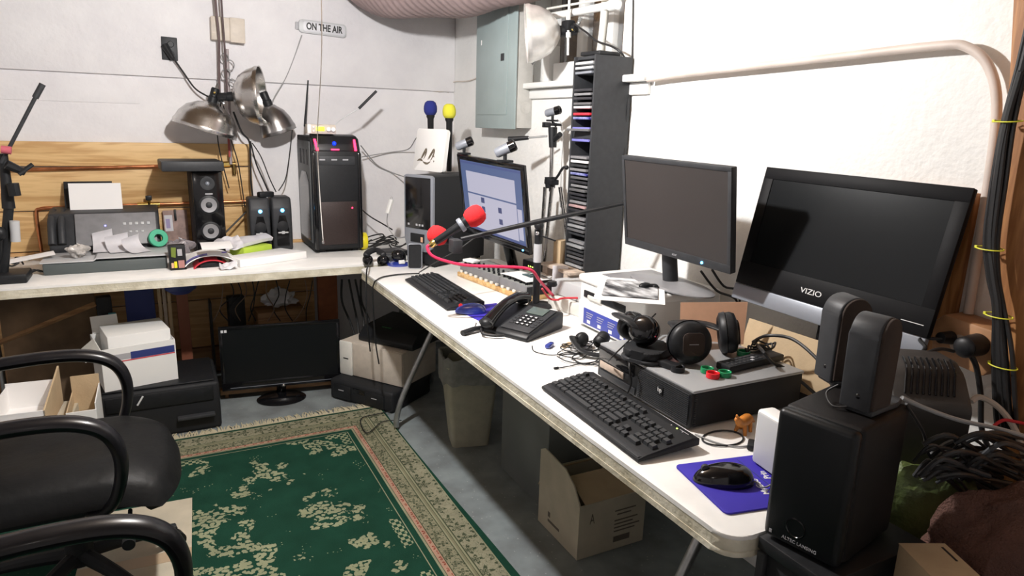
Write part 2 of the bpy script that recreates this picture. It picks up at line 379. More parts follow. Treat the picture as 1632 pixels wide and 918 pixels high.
# ------------------------------------------------------------------ rug
def rug_mat():
    m = mat('patterned_green_rug', (.03, .14, .08), .95); nt = m.node_tree; N = nt.nodes; L = nt.links; b = N['Principled BSDF']
    b.inputs['Specular IOR Level'].default_value = .1
    def nd(t, **k):
        n = N.new(t)
        for a, v in k.items(): setattr(n, a, v)
        return n
    def ma(op, a, c=None, d=None):
        n = nd('ShaderNodeMath', operation=op)
        for i, v in enumerate((a, c, d)):
            if v is None: continue
            if isinstance(v, (int, float)): n.inputs[i].default_value = v
            else: L.new(v, n.inputs[i])
        return n.outputs[0]
    g = nd('ShaderNodeNewGeometry'); sp = nd('ShaderNodeSeparateXYZ'); L.new(g.outputs['Position'], sp.inputs[0])
    u = ma('SUBTRACT', .09, sp.outputs['X']); v = ma('SUBTRACT', 2.46, sp.outputs['Y'])
    u2 = ma('ADD', sp.outputs['X'], 1.75); v2 = ma('ADD', sp.outputs['Y'], .6)
    d = ma('MINIMUM', ma('MINIMUM', u, v), ma('MINIMUM', u2, v2))
    fac = ma('DIVIDE', d, .3)
    def ramp(stops):
        r = nd('ShaderNodeValToRGB'); r.color_ramp.interpolation = 'CONSTANT'; e = r.color_ramp.elements
        e[0].position = 0; e[0].color = (*stops[0][1], 1); e[1].position = stops[1][0]/.3; e[1].color = (*stops[1][1], 1)
        for p, c in stops[2:]:
            x = e.new(p/.3); x.color = (*c, 1)
        L.new(fac, r.inputs['Fac']); return r.outputs['Color']
    cr = (.27, .27, .175); dk = (.055, .07, .04); gr = (.010, .048, .030); pk = (.40, .25, .18); w0 = (0, 0, 0); w1 = (1, 1, 1)
    base = ramp([(0, gr), (.018, cr), (.023, (.27, .26, .18)), (.098, dk), (.102, cr), (.109, dk), (.112, (.20, .19, .12)), (.12, cr), (.126, dk), (.129, (.25, .24, .16)), (.180, dk), (.183, pk), (.203, dk), (.206, cr), (.214, gr), (.236, cr), (.240, gr)])
    def motif(scale, rad, n, rnd, ph, nz):
        # a jittered lattice of petalled rosettes
        ns = nd('ShaderNodeTexNoise'); ns.inputs['Scale'].default_value = nz; ns.inputs['Detail'].default_value = 3; L.new(g.outputs['Position'], ns.inputs['Vector'])
        vo = nd('ShaderNodeTexVoronoi', voronoi_dimensions='2D'); vo.inputs['Scale'].default_value = scale; vo.inputs['Randomness'].default_value = rnd
        L.new(g.outputs['Position'], vo.inputs['Vector'])
        sc1 = nd('ShaderNodeVectorMath', operation='SCALE'); sc1.inputs['Scale'].default_value = scale; L.new(g.outputs['Position'], sc1.inputs[0])
        sb = nd('ShaderNodeVectorMath', operation='SUBTRACT'); L.new(g.outputs['Position'], sb.inputs[0])
        L.new(vo.outputs['Position'], sb.inputs[1]); s2 = nd('ShaderNodeSeparateXYZ'); L.new(sb.outputs[0], s2.inputs[0])
        an = ma('ARCTAN2', s2.outputs['Y'], s2.outputs['X'])
        rr = ma('SQRT', ma('ADD', ma('MULTIPLY', s2.outputs['X'], s2.outputs['X']), ma('MULTIPLY', s2.outputs['Y'], s2.outputs['Y'])))
        pet = ma('MULTIPLY_ADD', ma('COSINE', ma('MULTIPLY_ADD', an, n, ph)), .30, .55)
        pet = ma('MULTIPLY', pet, ma('MULTIPLY_ADD', ns.outputs['Fac'], 1.6, .2))
        inside = ma('LESS_THAN', rr, ma('MULTIPLY', pet, rad))
        hole = ma('GREATER_THAN', ma('ABSOLUTE', ma('SUBTRACT', rr, ma('MULTIPLY', pet, rad*.48))), rad*.07)
        return ma('MULTIPLY', inside, hole)
    fl = motif(15, .036, 5, .30, .4, 70)
    fl2 = motif(26, .020, 4, .5, 1.0, 110)
    ns2 = nd('ShaderNodeTexNoise'); ns2.inputs['Scale'].default_value = 70; ns2.inputs['Detail'].default_value = 2; L.new(g.outputs['Position'], ns2.inputs['Vector'])
    vine = ma('LESS_THAN', ma('ABSOLUTE', ma('SUBTRACT', ns2.outputs['Fac'], .5)), .010)
    vine2 = ma('LESS_THAN', ma('ABSOLUTE', ma('SUBTRACT', ns2.outputs['Fac'], .5)), .020)
    bandA = ma('MULTIPLY', ma('GREATER_THAN', d, .023), ma('LESS_THAN', d, .098))
    bandB = ma('MULTIPLY', ma('GREATER_THAN', d, .129), ma('LESS_THAN', d, .180))
    bandP = ma('MULTIPLY', ma('GREATER_THAN', d, .187), ma('LESS_THAN', d, .199))
    dark = ma('MAXIMUM', ma('MULTIPLY', bandA, ma('MAXIMUM', fl, vine)), ma('MULTIPLY', bandB, ma('MAXIMUM', fl2, vine2)))
    m0 = nd('ShaderNodeMix', data_type='RGBA'); L.new(ma('MULTIPLY', bandP, motif(30, .014, 3, .2, 0, 90)), m0.inputs[0]); L.new(base, m0.inputs[6]); m0.inputs[7].default_value = (.22, .03, .02, 1)
    m1 = nd('ShaderNodeMix', data_type='RGBA'); L.new(dark, m1.inputs[0]); L.new(m0.outputs[2], m1.inputs[6]); m1.inputs[7].default_value = (*dk, 1)
    # flower sprays woven into the green field, each at its own spot
    vp = nd('ShaderNodeTexVoronoi', voronoi_dimensions='2D'); vp.inputs['Scale'].default_value = 58; vp.inputs['Randomness'].default_value = 1; L.new(g.outputs['Position'], vp.inputs['Vector'])
    n5 = nd('ShaderNodeTexNoise'); n5.inputs['Scale'].default_value = 13; n5.inputs['Detail'].default_value = 4; L.new(g.outputs['Position'], n5.inputs['Vector'])
    n6 = nd('ShaderNodeTexNoise'); n6.inputs['Scale'].default_value = 60; n6.inputs['Detail'].default_value = 2; L.new(g.outputs['Position'], n6.inputs['Vector'])
    petal = ma('LESS_THAN', vp.outputs['Distance'], ma('MULTIPLY_ADD', n6.outputs['Fac'], .75, .12))
    spots = [(435, 757, .105), (520, 812, .110), (335, 830, .115), (318, 748, .060), (508, 712, .075), (468, 704, .05), (545, 718, .055), (590, 862, .060), (375, 876, .095), (420, 900, .075), (348, 915, .09), (572, 908, .045), (375, 790, .03), (640, 905, .04)]
    spray = None; near = None
    for px, py, rr_ in spots:
        c = PZ(px, py, .01)
        dv = nd('ShaderNodeVectorMath', operation='DISTANCE'); L.new(g.outputs['Position'], dv.inputs[0]); dv.inputs[1].default_value = tuple(c)
        q = ma('LESS_THAN', dv.outputs['Value'], ma('MULTIPLY', ma('MULTIPLY_ADD', n5.outputs['Fac'], 4.4, -1.4), rr_))
        spray = q if spray is None else ma('MAXIMUM', spray, q)
    spray = ma('MULTIPLY', spray, petal)
    field = ma('GREATER_THAN', d, .246)
    keys = None
    for px, py, rr_ in ((622, 852, .10), (555, 690, .11), (285, 735, .09), (690, 940, .1)):
        c = PZ(px, py, .01)
        dv = nd('ShaderNodeVectorMath', operation='DISTANCE'); L.new(g.outputs['Position'], dv.inputs[0]); dv.inputs[1].default_value = tuple(c)
        q = ma('LESS_THAN', dv.outputs['Value'], rr_); keys = q if keys is None else ma('MAXIMUM', keys, q)
    ck = ma('MODULO', ma('ADD', ma('FLOOR', ma('DIVIDE', u, .014)), ma('FLOOR', ma('DIVIDE', v, .017))), 2)
    step = ma('MULTIPLY', ma('MULTIPLY', keys, ma('LESS_THAN', d, .285)), ck)
    speck = ma('MULTIPLY', ma('GREATER_THAN', n5.outputs['Fac'], .60), ma('LESS_THAN', vp.outputs['Distance'], .13))
    light = ma('MULTIPLY', field, ma('MAXIMUM', ma('MAXIMUM', spray, step), speck))
    m2 = nd('ShaderNodeMix', data_type='RGBA'); L.new(light, m2.inputs[0]); L.new(m1.outputs[2], m2.inputs[6]); m2.inputs[7].default_value = (.27, .29, .18, 1)
    wv = nd('ShaderNodeTexNoise'); wv.inputs['Scale'].default_value = 9; wv.inputs['Detail'].default_value = 6; L.new(g.outputs['Position'], wv.inputs['Vector'])
    m3 = nd('ShaderNodeMix', data_type='RGBA', blend_type='MULTIPLY'); m3.inputs[0].default_value = .5; L.new(m2.outputs[2], m3.inputs[6])
    mr = nd('ShaderNodeMapRange'); mr.inputs['From Min'].default_value = .3; mr.inputs['From Max'].default_value = .7; mr.inputs['To Min'].default_value = .55; mr.inputs['To Max'].default_value = 1.1
    L.new(wv.outputs['Fac'], mr.inputs['Value']); L.new(mr.outputs[0], m3.inputs[7]); L.new(m3.outputs[2], b.inputs['Base Color'])
    n = nd('ShaderNodeTexNoise'); n.inputs['Scale'].default_value = 420; L.new(g.outputs['Position'], n.inputs['Vector'])
    bp = nd('ShaderNodeBump'); bp.inputs['Strength'].default_value = .5; bp.inputs['Distance'].default_value = .004; L.new(n.outputs['Fac'], bp.inputs['Height']); L.new(bp.outputs['Normal'], b.inputs['Normal'])
    return m
rug = thing('rug', 'green oriental rug with cream floral border and medallions lying on the concrete floor', 'rug', (-.83, .93, 0))
def rugf(u, v):
    x = -1.75 + 1.84*u; y = -.6 + 3.06*v
    return (x + .012*math.sin(y*2.3)*(u > .99), y, .009 + .002*noise.noise(Vector((x*3, y*3, 0))))
b = MB(); b.grid(rugf, 60, 90, thick=.006); b.out('pile', rug_mat(), rug)
b = MB()
for i in range(330):
    x = -1.745 + 1.83*i/329; l = random.uniform(.05, .085); dx = random.uniform(-.02, .02)
    b.tube([(x, 2.457, .008), (x+dx*.4, 2.457+l*.5, .009), (x+dx, 2.457+l, .003)], lambda t: .0042*(1-.5*t), 5, 2)
fo = b.out('fringe', mat('cream_fringe', (.52, .47, .33), .95), rug); fo['kind'] = 'stuff'

# ------------------------------------------------------------------ tables
def rrect(x0, x1, y0, y1, r, n=8):
    out = []
    for cx, cy, a0 in ((x1-r, y1-r, 0), (x0+r, y1-r, 90), (x0+r, y0+r, 180), (x1-r, y0+r, 270)):
        for i in range(n+1):
            a = R(a0 + 90*i/n); out.append((cx+r*math.cos(a), cy+r*math.sin(a)))
    return out
def folding_table(label, x0, x1, y0, y1, z, legs):
    t = thing('folding_table', label, 'table', ((x0+x1)/2, (y0+y1)/2, 0))
    b = MB(); b.prism(rrect(x0, x1, y0, y1, .05), z-.010, z, bev=.003); b.out('tabletop', M['table'], t)
    b = MB(); b.prism(rrect(x0+.001, x1-.001, y0+.001, y1-.001, .05), z-.034, z-.009, bev=.003)
    b.prism(rrect(x0-.0005, x1+.0005, y0-.0005, y1+.0005, .0515), z-.046, z-.0335, bev=.004)
    b.out('rim', M['table_edge'], t)
    for pts in legs:
        MB().tube(pts, .0135, 12).out('leg', M['steel'], t)
    return t
def wish(y, s=1):
    zt = ZT-.048
    return [[(.076, y, .017), (.078, y, .06), (.11, y, .17), (.22, y, .40), (.31, y, .58), (.33, y, zt)],
            [(.684, y, 0), (.682, y, .06), (.65, y, .17), (.54, y, .40), (.45, y, .58), (.43, y, zt)]]
folding_table('long cream-edged folding table running along the right wall', 0, .762, 0, 2.50, ZT, wish(2.168)+wish(.33))
zt = ZT-.048
folding_table('long white folding table running along the back wall', -1.80, .72, 2.577, 3.325, ZT,
              [[(x, y, 0), (x, y, .3), (x, y+(.12 if y < 3 else -.12), zt)] for x in (-1.62, .45) for y in (2.68, 3.22)])

# ================================================================== OBJECTS: the largest first
def dep(px, py, t): return CAM + ray(px, py)*t
def box_thing(): pass

def monitor(name, label, cat, L, Rt, z0, z1, bez, thick, scr, body='black', tilt=0, base=None, zb=ZT, logo=None, led=None, chin=.0, nf=.5, nb=0.0, dz=0.0, group=None):
    """flat screen between plan points L (viewer's left) and Rt; base = (centre, radii)"""
    L = Vector((*L, 0)); Rt = Vector((*Rt, dz)); wd = (Rt-L).length; X = (Rt-L).normalized()
    up = Vector((0, 0, 1)); bk = up.cross(X).normalized()           # points away from the viewer
    upt = (up*math.cos(R(tilt)) + bk*math.sin(R(tilt))).normalized()
    F = axes((L.x, L.y, z0), X, upt)                                  # local z towards the viewer
    h = (z1-z0)/math.cos(R(tilt))
    cb = base[0] if base else ((L.x+Rt.x)/2, (L.y+Rt.y)/2)
    t = thing(name, label, cat, (cb[0], cb[1], zb), group=group)
    b = MB(F); b.box(0, wd, 0, h, -thick*.35, 0, .004)
    b.box(wd*.08, wd*.92, h*.1, h*.9, -thick, -thick*.34, .012); b.out('housing', M[body], t)
    b = MB(F); z_ = .004
    b.box(0, wd, h-bez, h, 0, z_, .0015); b.box(0, wd, 0, bez+chin, 0, z_, .0015); b.box(0, bez, bez+chin-.001, h-bez+.001, 0, z_, .0015); b.box(wd-bez, wd, bez+chin-.001, h-bez+.001, 0, z_, .0015)
    b.out('bezel', M[body], t)
    b = MB(F); b.box(bez-.002, wd-bez+.002, bez+chin-.002, h-bez+.002, -.001, .0015); s_ = b.out('screen', scr, t)
    if base:
        b = MB(); c = Vector((cb[0], cb[1], zb)); top = F @ Vector((wd*nf, h*.35, -thick*.8))
        b.cyl(c+Vector((0, 0, .004))+bk*nb, top, .026, .024, 16); b.box(-.06, .06, h*.35-.05, h*.35+.05, -.02, .01, .004, M=F @ Matrix.Translation((wd*nf, 0, -thick)))
        b.out('neck', M[body], t)
        a = math.degrees(math.atan2(X.y, X.x))
        b = MB(fr(*c, a) @ Matrix.Diagonal((base[1][0], base[1][1], 1, 1)))
        b.lathe([(0, 0), (1, 0), (1, .004), (.93, .010), (.3, .018), (0, .020)], n=48); b.out('base', M[base[2] if len(base) > 2 else body], t)
    return t, F, wd, h

# right-hand black monitor that stands on the white printer
t, F, wd, h = monitor('monitor', 'black widescreen monitor standing on the white printer, its screen dark grey-brown', 'monitor', (.591, 1.141), (.595, .642), 1.056, 1.362, .014, .055, M['screenb'], 'char', tilt=-8, dz=-.007, base=((.66, .97), (.19, .085), 'grey'), nf=.35, zb=.938, chin=.012)
text('brand_text', 'acer', F @ Matrix.Translation((wd*.52, .013, .0045)), .013, M['greyprint'], t)
MB(F).sph((wd-.115, .012, .005), .004).out('power_light', M['ledblue'], t)
# black television leaning at the right
t, F, wd, h = monitor('television', 'large black flat television leaning back against the wall at the right end of the table', 'television', (.691, .711), (.705, .127), 1.004, 1.350,   .034, .045, M['screen'], 'tvblack', tilt=12, dz=-.009, base=((.735, .42), (.13, .10)), zb=ZT+.001, chin=.035)
b = MB(F); b.box(0, wd, -.048, -.001, -.012, .006, .004); b.out('silver_trim', M['silver'], t)
text('brand_text', 'VIZIO', F @ Matrix.Translation((wd*.445, .030, .0045)), .021, M['whiteprint'], t, sx=1.25)
MB(F).box(wd-.07, wd-.015, .026, .0275, .004, .0048).out('indicator', M['whiteprint'], t)
# lit monitor behind the mixer
t, F, wd, h = monitor('monitor', 'lit glossy black monitor with two webcams clipped along its top edge', 'monitor', (.424, 2.155), (.475, 1.617), .953, 1.316, .020, .045, M['screen'], 'gloss', tilt=-9, dz=-.019, base=((.64, 2.05), (.12, .072)), chin=.012)
e = lambda n, c, s=1.0: mat(n, (.02, .02, .03), .35, emit=c, es=s)
mblue = e('screen_blue_desktop', (.07, .11, .24), .50); mwht = e('screen_page', (.44, .43, .53), .55); mbar = e('screen_bar', (.04, .06, .18), .6); mpic = e('screen_thumbnail', (.03, .04, .12), .6)
iw0, iw1, ih0, ih1 = .022, wd-.022, .034, h-.022
MB(F).box(iw0, iw1, ih0, ih1, .0016, .0019).out('desktop_picture', mblue, t)
b = MB(F); b.box(iw0+.045, iw1-.05, ih0+.012, ih0+.165, .0019, .0022); b.box(iw0+.045, iw1-.05, ih0+.172, ih1-.045, .0019, .0022); b.box(iw1-.045, iw1-.012, ih0+.02, ih0+.15, .0019, .0022); b.out('window_page', mwht, t)
MB(F).box(iw0, iw1, ih1-.012, ih1-.004, .0022, .0024).out('menu_bar', mbar, t); MB(F).box(iw0, iw1, ih0, ih0+.01, .0022, .0024).out('task_bar', mbar, t)
for x, y in ((.16, .135), (.16, .095), (.30, .11), (.30, .06)): MB(F).box(iw0+x, iw0+x+.028, ih0+y, ih0+y+.024, .0023, .0026).out('thumbnail', mpic, t)
MB(F).sph((wd-.045, .014, .005), .0035).out('power_light', M['ledblue'], t)
MONF, MONW, MONH = F, wd, h
# television on the floor
t, F, wd, h = monitor('television', 'glossy black television standing on the floor below the back table', 'television', (-.642, 2.84), (-.045, 2.76), .062, .405, .018, .05, M['screen'], 'gloss', tilt=2, base=((-.36, 2.775), (.125, .10)), zb=.001, chin=.025, nb=.085)
MB(F).box(.04, wd-.04, .012, .0145, .004, .0055).out('trim_line', M['silver'], t)
MB(F).sph((wd*.5, .004, .008), .010).out('chrome_knob', M['chrome'], t)
b = MB(F); b.box(.012, .024, h-.030, h-.016, .004, .0046); b.box(.028, .040, h-.030, h-.016, .004, .0046); b.out('sticker', M['whiteprint'], t)
# frame/stand feet bar seen under the floor television
tag(MB(fr(-.34, 2.87, 0, -7.6)).box(-.31, .31, -.02, .02, .02, .05, .004).cyl((-.28, 0, 0), (-.28, 0, .02), .01).cyl((.28, 0, 0), (.28, 0, .02), .01).out('wooden_rail', M['pinedark']), 'dark rail lying on the floor behind the glossy television', 'rail')

# ------------------------------------------------------------------ CD tower with its disc cases
TX0, TX1, TY0, TY1, TZ1 = .672, .846, 1.512, 1.668, 1.722
t = thing('disc_tower', 'tall black disc tower beside the window sill, full of disc cases', 'media tower', (TX1-.08, 1.59, ZT))
b = MB(); b.box(TX0, TX1, TY0, TY0+.010, ZT, TZ1, .001); b.box(TX0, TX1, TY1-.010, TY1, ZT, TZ1, .001); b.box(TX0+.012, TX1-.008, TY0+.009, TY1-.009, TZ1-.012, TZ1-.001); b.box(TX0+.002, TX1, TY0+.009, TY1-.009, ZT, ZT+.035)
b.out('cabinet', M['char'], t)
MB().box(TX1-.008, TX1, TY0+.009, TY1-.009, ZT+.034, TZ1-.002).out('back_panel', M['black'], t)
MB().box(TX0+.01, TX1-.01, TY0+.009, TY1-.009, 1.405, 1.432).out('middle_shelf', M['char'], t)
nr = 0; slots = []; z = ZT+.045
rows = []
while z < TZ1-.03: rows.append(z); z += .0158
empty = {27, 28, 29, 30, 42, 43, 44, 45, 46, 47, 50, 51, 57}
spec = {58: ('silver', 'silver-edged disc case second from the top of the disc tower'), 60: ('silver', 'bright silver disc case at the very top of the disc tower'), 59: ('silver', None),
        34: ('paper', 'white-spined disc case below the middle shelf of the disc tower'), 52: ('redp', 'red-spined disc case with orange print in the upper disc tower'),
        }
proto = MB().box(0, .125, 0, .118, 0, .0095, .0012)
colr = [M['grey'], M['char'], mat('smoky_case', (.12, .12, .125), .3), mat('dark_case', (.035, .035, .04), .3), mat('clear_case', (.30, .31, .32), .2)]
base_case = None; case_mesh = {}
def case(mt, loc, rz, lab, grp=None):
    k = mt.name
    if k not in case_mesh:
        o = MB(I4).box(-.0625, .0625, -.061, .061, 0, .0095, .0012).out('disc_case', mt); o.location = (0, 0, 0); me = o.data
        # mesh origin sits at the bottom centre
        case_mesh[k] = me; 
    else:
        o = bpy.data.objects.new('disc_case', case_mesh[k]); COL.objects.link(o)
    o.location = loc; o.rotation_euler = (0, 0, R(rz))
    return tag(o, lab, 'disc case', grp)
special = {4: None}
mblu = mat('violet_blue_spine', (.18, .18, .50), .35); mmix = mat('blue_white_spine', (.30, .33, .55), .35, col2=(.05, .05, .25), vs=60)
named = {1.700: ('clear_case', 'pale disc case lying topmost in the disc tower'), }
sp = [(1.655, 'clear'), (1.672, 'clear'), (1.689, 'clear'), (1.637, 'clear')]
UP = [(1.690, M['lgrey'], 'pale disc case topmost in the disc tower'), (1.672, M['lgrey'], 'pale disc case second from the top of the disc tower'), (1.654, M['silver'], 'grey disc case third from the top of the disc tower'),
      (1.588, colr[3], None), (1.572, colr[0], None), (1.556, colr[3], None), (1.536, colr[2], None), (1.522, M['lgrey'], None),
      (1.496, M['redp'], 'red-spined disc case in the upper half of the disc tower'), (1.480, mmix, 'blue and white spined disc case right below the red-spined one'),
      (1.440, mblu, 'violet-blue disc case sitting above the jutting open case'), (1.412 + .022, colr[2], None)]
UP = UP[:-1] + [(1.3935, mblu, 'violet-blue disc case just under the middle shelf level of the disc tower')]
CYC = (TY0+TY1)/2
for z, m_, lab in UP:
    case(m_, (TX0+.060, CYC, z), random.uniform(-2, 2), lab or 'dark disc case in the upper third of the disc tower', None if lab else 'dark cases in the upper part of the disc tower')
o = case(colr[2], (TX0+.035, CYC, 1.4215+.0125), 12, 'grey disc case jutting crookedly out of the disc tower'); 
z = 1.325; k = 0
while z > ZT+.045:
    sp_ = {1: (M['paper'], 'white-spined disc case in the middle of the disc tower'), 4: (mmix, 'blue and yellow-white spined disc case below the white-spined one'), 12: (mat('pink_grey_spine', (.42, .28, .28), .4), 'pinkish disc case halfway down the disc tower')}.get(k)
    if k not in (14, 20):
        if sp_: case(sp_[0], (TX0+.060, CYC, z), random.uniform(-1.5, 1.5), sp_[1])
        else:
            m_ = random.choice(colr[:4] if k < 16 else colr[:3]+[colr[4]])
            case(m_, (TX0+.060+random.uniform(-.004, .006), CYC, z), random.uniform(-2, 2), 'dark or smoky disc case in the lower two thirds of the disc tower', 'dark cases in the lower part of the disc tower')
    z -= .0165; k += 1

# ------------------------------------------------------------------ electrical panel, duct
t = thing('breaker_panel', 'grey-blue electrical breaker panel mounted on the wall in the corner', 'electrical panel', (.807, 2.557, 1.432))
MB().box(.762, XR, 2.335, 2.785, 1.436, 2.10, .003).out('box', M['panelside'], t)
MB().box(.752, .762, 2.325, 2.795, 1.430, 2.10, .003).out('cover', M['panel'], t)
MB().box(.748, .7525, 2.41, 2.765, 1.50, 2.07, .002).out('door', M['panel'], t)
b = MB(); b.box(.7445, .7485, 2.445, 2.48, 1.765, 1.80, .001); b.out('latch', M['char'], t)
MB().box(.7472, .7485, 2.715, 2.725, 1.86, 1.885).out('label_sticker', M['paper'], t)
b = MB(); b.lathe([(0, 0), (.030, 0), (.030, .0015), (.026, .0015), (.026, .003), (.012, .003), (.012, .0045), (0, .0045)], M=fr(.82, 2.335, 1.535, 0, 90)); b.out('knockout', M['panelside'], t)
def ductf(u, v):
    a = PI*u; l = -1 + 2*v
    r = math.sqrt(max(0, 1-l*l*.98)); rib = 1 + .007*math.sin(v*230)
    n_ = .03*noise.noise(Vector((u*3, v*5, 2)))
    r = math.sqrt(max(0, 1-abs(l)**3.2))
    a_, b_ = (.27*math.cos(a)+n_)*r*rib, .80*l
    return (min(.835, .505 + a_*.92 - b_*.39), 2.60 + a_*.39 + b_*.92, 2.246 - (.275*math.sin(a)+n_)*r*rib)
tag(MB().grid(ductf, 24, 300, thick=.004).out('fabric_duct', M['duct']), 'sagging mauve ribbed fabric bag slung under the ceiling above the breaker panel', 'fabric')
# cable on the back wall towards the panel
def cable(name, label, pts, r, mt, cat='cable', grp=None, k=6, n=8):
    return tag(MB().tube(pts, r, n, k).out(name, mt), label, cat, grp)
cable('wall_cable', 'pale cable tacked along the back wall towards the breaker panel', [PY(395, 92, YB-.012), PY(480, 103, YB-.012), PY(600, 120, YB-.012), PY(700, 146, YB-.012), (.845, YB-.012, 1.70), (.850, 3.1, 1.70), (.848, 2.80, 1.74)], .004, M['whitecable'])
cable('wall_cable', 'second thin pale cable running just below the first on the back wall', [PY(290, 92, YB-.008), PY(400, 104, YB-.008), PY(520, 118, YB-.008), PY(640, 132, YB-.008), PY(715, 147, YB-.008)], .003, M['whitecable'])

# ------------------------------------------------------------------ office chairs
def make_chair(dx, dy, label):
    D = Matrix.Translation((dx, dy, 0))
    cy = 1.475
    t = thing('office_chair', label, 'chair', (-1.13+dx, cy+dy, .012))
    def seat(u, v):       # closed pillow built as grid top + solidify
        x = -1.42 + .55*u; y = cy-.265 + .53*v
        e = (1-abs(2*u-1)**4)*(1-abs(2*v-1)**4)
        cx = 1-.10*abs(2*v-1)**3
        return (-1.42 + .56*u*cx, y, .40 + .085*e**.35 - .035*max(0, u-.75)*3 + .006*math.sin(9*v)*e)
    b = MB(D); b.grid(seat, 26, 26, thick=.06); b.out('seat', M['leather'], t, ang=60)
    b = MB(D); b.box(-1.42, -.93, cy-.21, cy+.21, .355, .395, .012); b.out('seat_base', M['blackm'], t)
    def back(u, v):
        y = cy-.25+.50*v; e = (1-abs(2*u-1)**4)*(1-abs(2*v-1)**4)
        return (-1.46 - .10*u + .05*e**.4 + .04*(2*v-1)**2, y, .50 + .62*u)
    b = MB(D); b.grid(back, 22, 22, thick=-.05); b.out('backrest', M['leather'], t, ang=60)
    for s in (-1, 1):
        y = cy + s*.285
        b = MB(D); b.tube([(-1.52, y-.0*s, .60), (-1.46, y, .655), (-1.34, y, .672), (-1.20, y, .678), (-1.10, y, .668), (-1.035, y, .635), (-1.005, y, .575), (-1.005, y, .50), (-1.03, y-.01*s, .42), (-1.07, y-.05*s, .378), (-1.10, y-.10*s, .368)],
                   lambda q: .026 if q < .5 else .026-.008*min(1, (q-.5)*3), 14, 8, flat=(1.15, .8)); b.out('armrest', M['armplastic'], t)
        b = MB(D); b.tube([(-1.50, y, .61), (-1.50, y, .50), (-1.44, y-.02*s, .41), (-1.34, y-.08*s, .375), (-1.28, y-.12*s, .37)], .018, 12, 6, flat=(1.15, .8)); b.out('arm_support', M['armplastic'], t)
    b = MB(D); b.cyl((-1.16, cy, .12), (-1.16, cy, .36), .028, .022, 20); b.cyl((-1.16, cy, .10), (-1.16, cy, .22), .042, .034, 20); b.out('gas_lift', M['blackm'], t)
    b = MB(D); b.cyl((-1.00, cy-.20, .345), (-1.00, cy-.33, .34), .006, n=10); b.cyl((-1.00, cy-.33, .34), (-1.00, cy-.375, .34), .016, n=16); b.out('height_lever', M['blackm'], t)
    for i in range(5):
        a = 2*PI*i/5 + .35; ex, ey = -1.16+.28*math.cos(a), cy+.28*math.sin(a)
        MB(D).tube([(-1.16+.03*math.cos(a), cy+.03*math.sin(a), .125), (-1.16+.16*math.cos(a), cy+.16*math.sin(a), .11), (ex, ey, .085)], lambda q: .024-.008*q, 10, 3).out('leg', M['blackm'], t)
        wr = MB(D); wr.cyl((ex-.018*math.sin(a), ey+.018*math.cos(a), .043), (ex+.018*math.sin(a), ey-.018*math.cos(a), .043), .028, n=20); wr.cyl((ex, ey, .043), (ex, ey, .085), .008, n=10); wr.out('caster', M['black'], t)
    return t
make_chair(0, 0, 'black leather office chair with looped arms, its seat fully in view over the rug')
make_chair(.13, -1.135, 'black office chair nearest the camera, only its looped armrest in view')

# ------------------------------------------------------------------ computer on the back table
t = thing('computer_tower', 'large black gaming computer tower with red lights standing on the back table', 'computer', (0, 3.13, ZT))
TX = (-.120, .140); y0 = 2.93
b = MB(); prof = [(2.955, ZT+.012), (2.955, 1.30), (2.985, 1.352), (3.02, 1.362), (3.335, 1.362), (3.335, ZT+.012)]
b.prism([(y, z) for y, z in prof], TX[0], TX[1], M=Myz, bev=.004); b.out('case', M['blackm'], t)
b = MB(); b.box(TX[0]+.002, TX[1]-.002, 2.931, 2.956, ZT+.022, 1.292, .010, 3); b.out('front_panel', M['black'], t)
b = MB(); b.prism([(2.938, 1.285), (2.952, 1.325), (2.985, 1.366), (3.05, 1.374), (3.05, 1.362), (3.0, 1.355), (2.955, 1.285)], TX[0]+.012, TX[1]-.012, M=Myz, bev=.003); b.out('top_cap', M['black'], t)
b = MB()
for s in (TX[0], TX[1]-.02): b.box(s, s+.02, 2.925, 2.945, ZT+.02, 1.28, .006)
b.out('side_rail', M['gloss'], t)
MB().box(TX[0]+.035, TX[1]-.035, 2.928, 2.9325, 1.215, 1.262, .002).out('drive_bay', M['char'], t)
for x in (-.085, -.022, .038): MB().box(x, x+.030, 2.9262, 2.9285, 1.240, 1.247).out('port', M['greyprint'], t)
meshm = mat('red_tinted_mesh', (.045, .030, .028), .5, .3, var=.6, vs=420)
MB().box(TX[0]+.035, TX[1]-.030, 2.928, 2.932, ZT+.045, 1.02, .002).out('mesh_grille', meshm, t)
for s, x in ((1, TX[0]+.022), (-1, TX[1]-.036)):
    b = MB(axes((x, 2.930, 1.290), (1, 0, 0), (0, .047, .081))); b.prism([(0, 0), (.012, 0), (.008-s*.004, .066), (-.003-s*.004, .066)], -.001, .006); b.out('light_strip', M['ledred'], t)
MB().box(-.02, .022, 2.928, 2.932, 1.293, 1.300).out('power_bar', M['ledred'], t)
MB().sph((.0, 2.944, 1.328), .010).out('usb_light', mat('deep_blue_led', (0, 0, .8), .5, emit=(.0, .02, 1), es=2.5), t)
MB().sph((.083, 2.926, .985), .0045).out('drive_light', M['ledred'], t)
b = MB(); b.box(TX[0]-.005, TX[0]+.001, 2.985, 3.315, ZT+.05, 1.335, .002); b.out('side_panel', mat('grey_side_panel', (.085, .09, .092), .5), t)
b = MB(); b.prism([(3.02, .80), (3.02, 1.12), (3.08, 1.17), (3.20, 1.17), (3.29, 1.10), (3.29, .80)], TX[0]-.0075, TX[0]-.0045, M=Myz); b.out('side_window', M['gloss'], t)
for yy in (3.03, 3.12, 3.21):
    MB().box(TX[0]-.0075, TX[0]-.004, yy, yy+.05, 1.21, 1.29, .002).out('vent', M['black'], t)
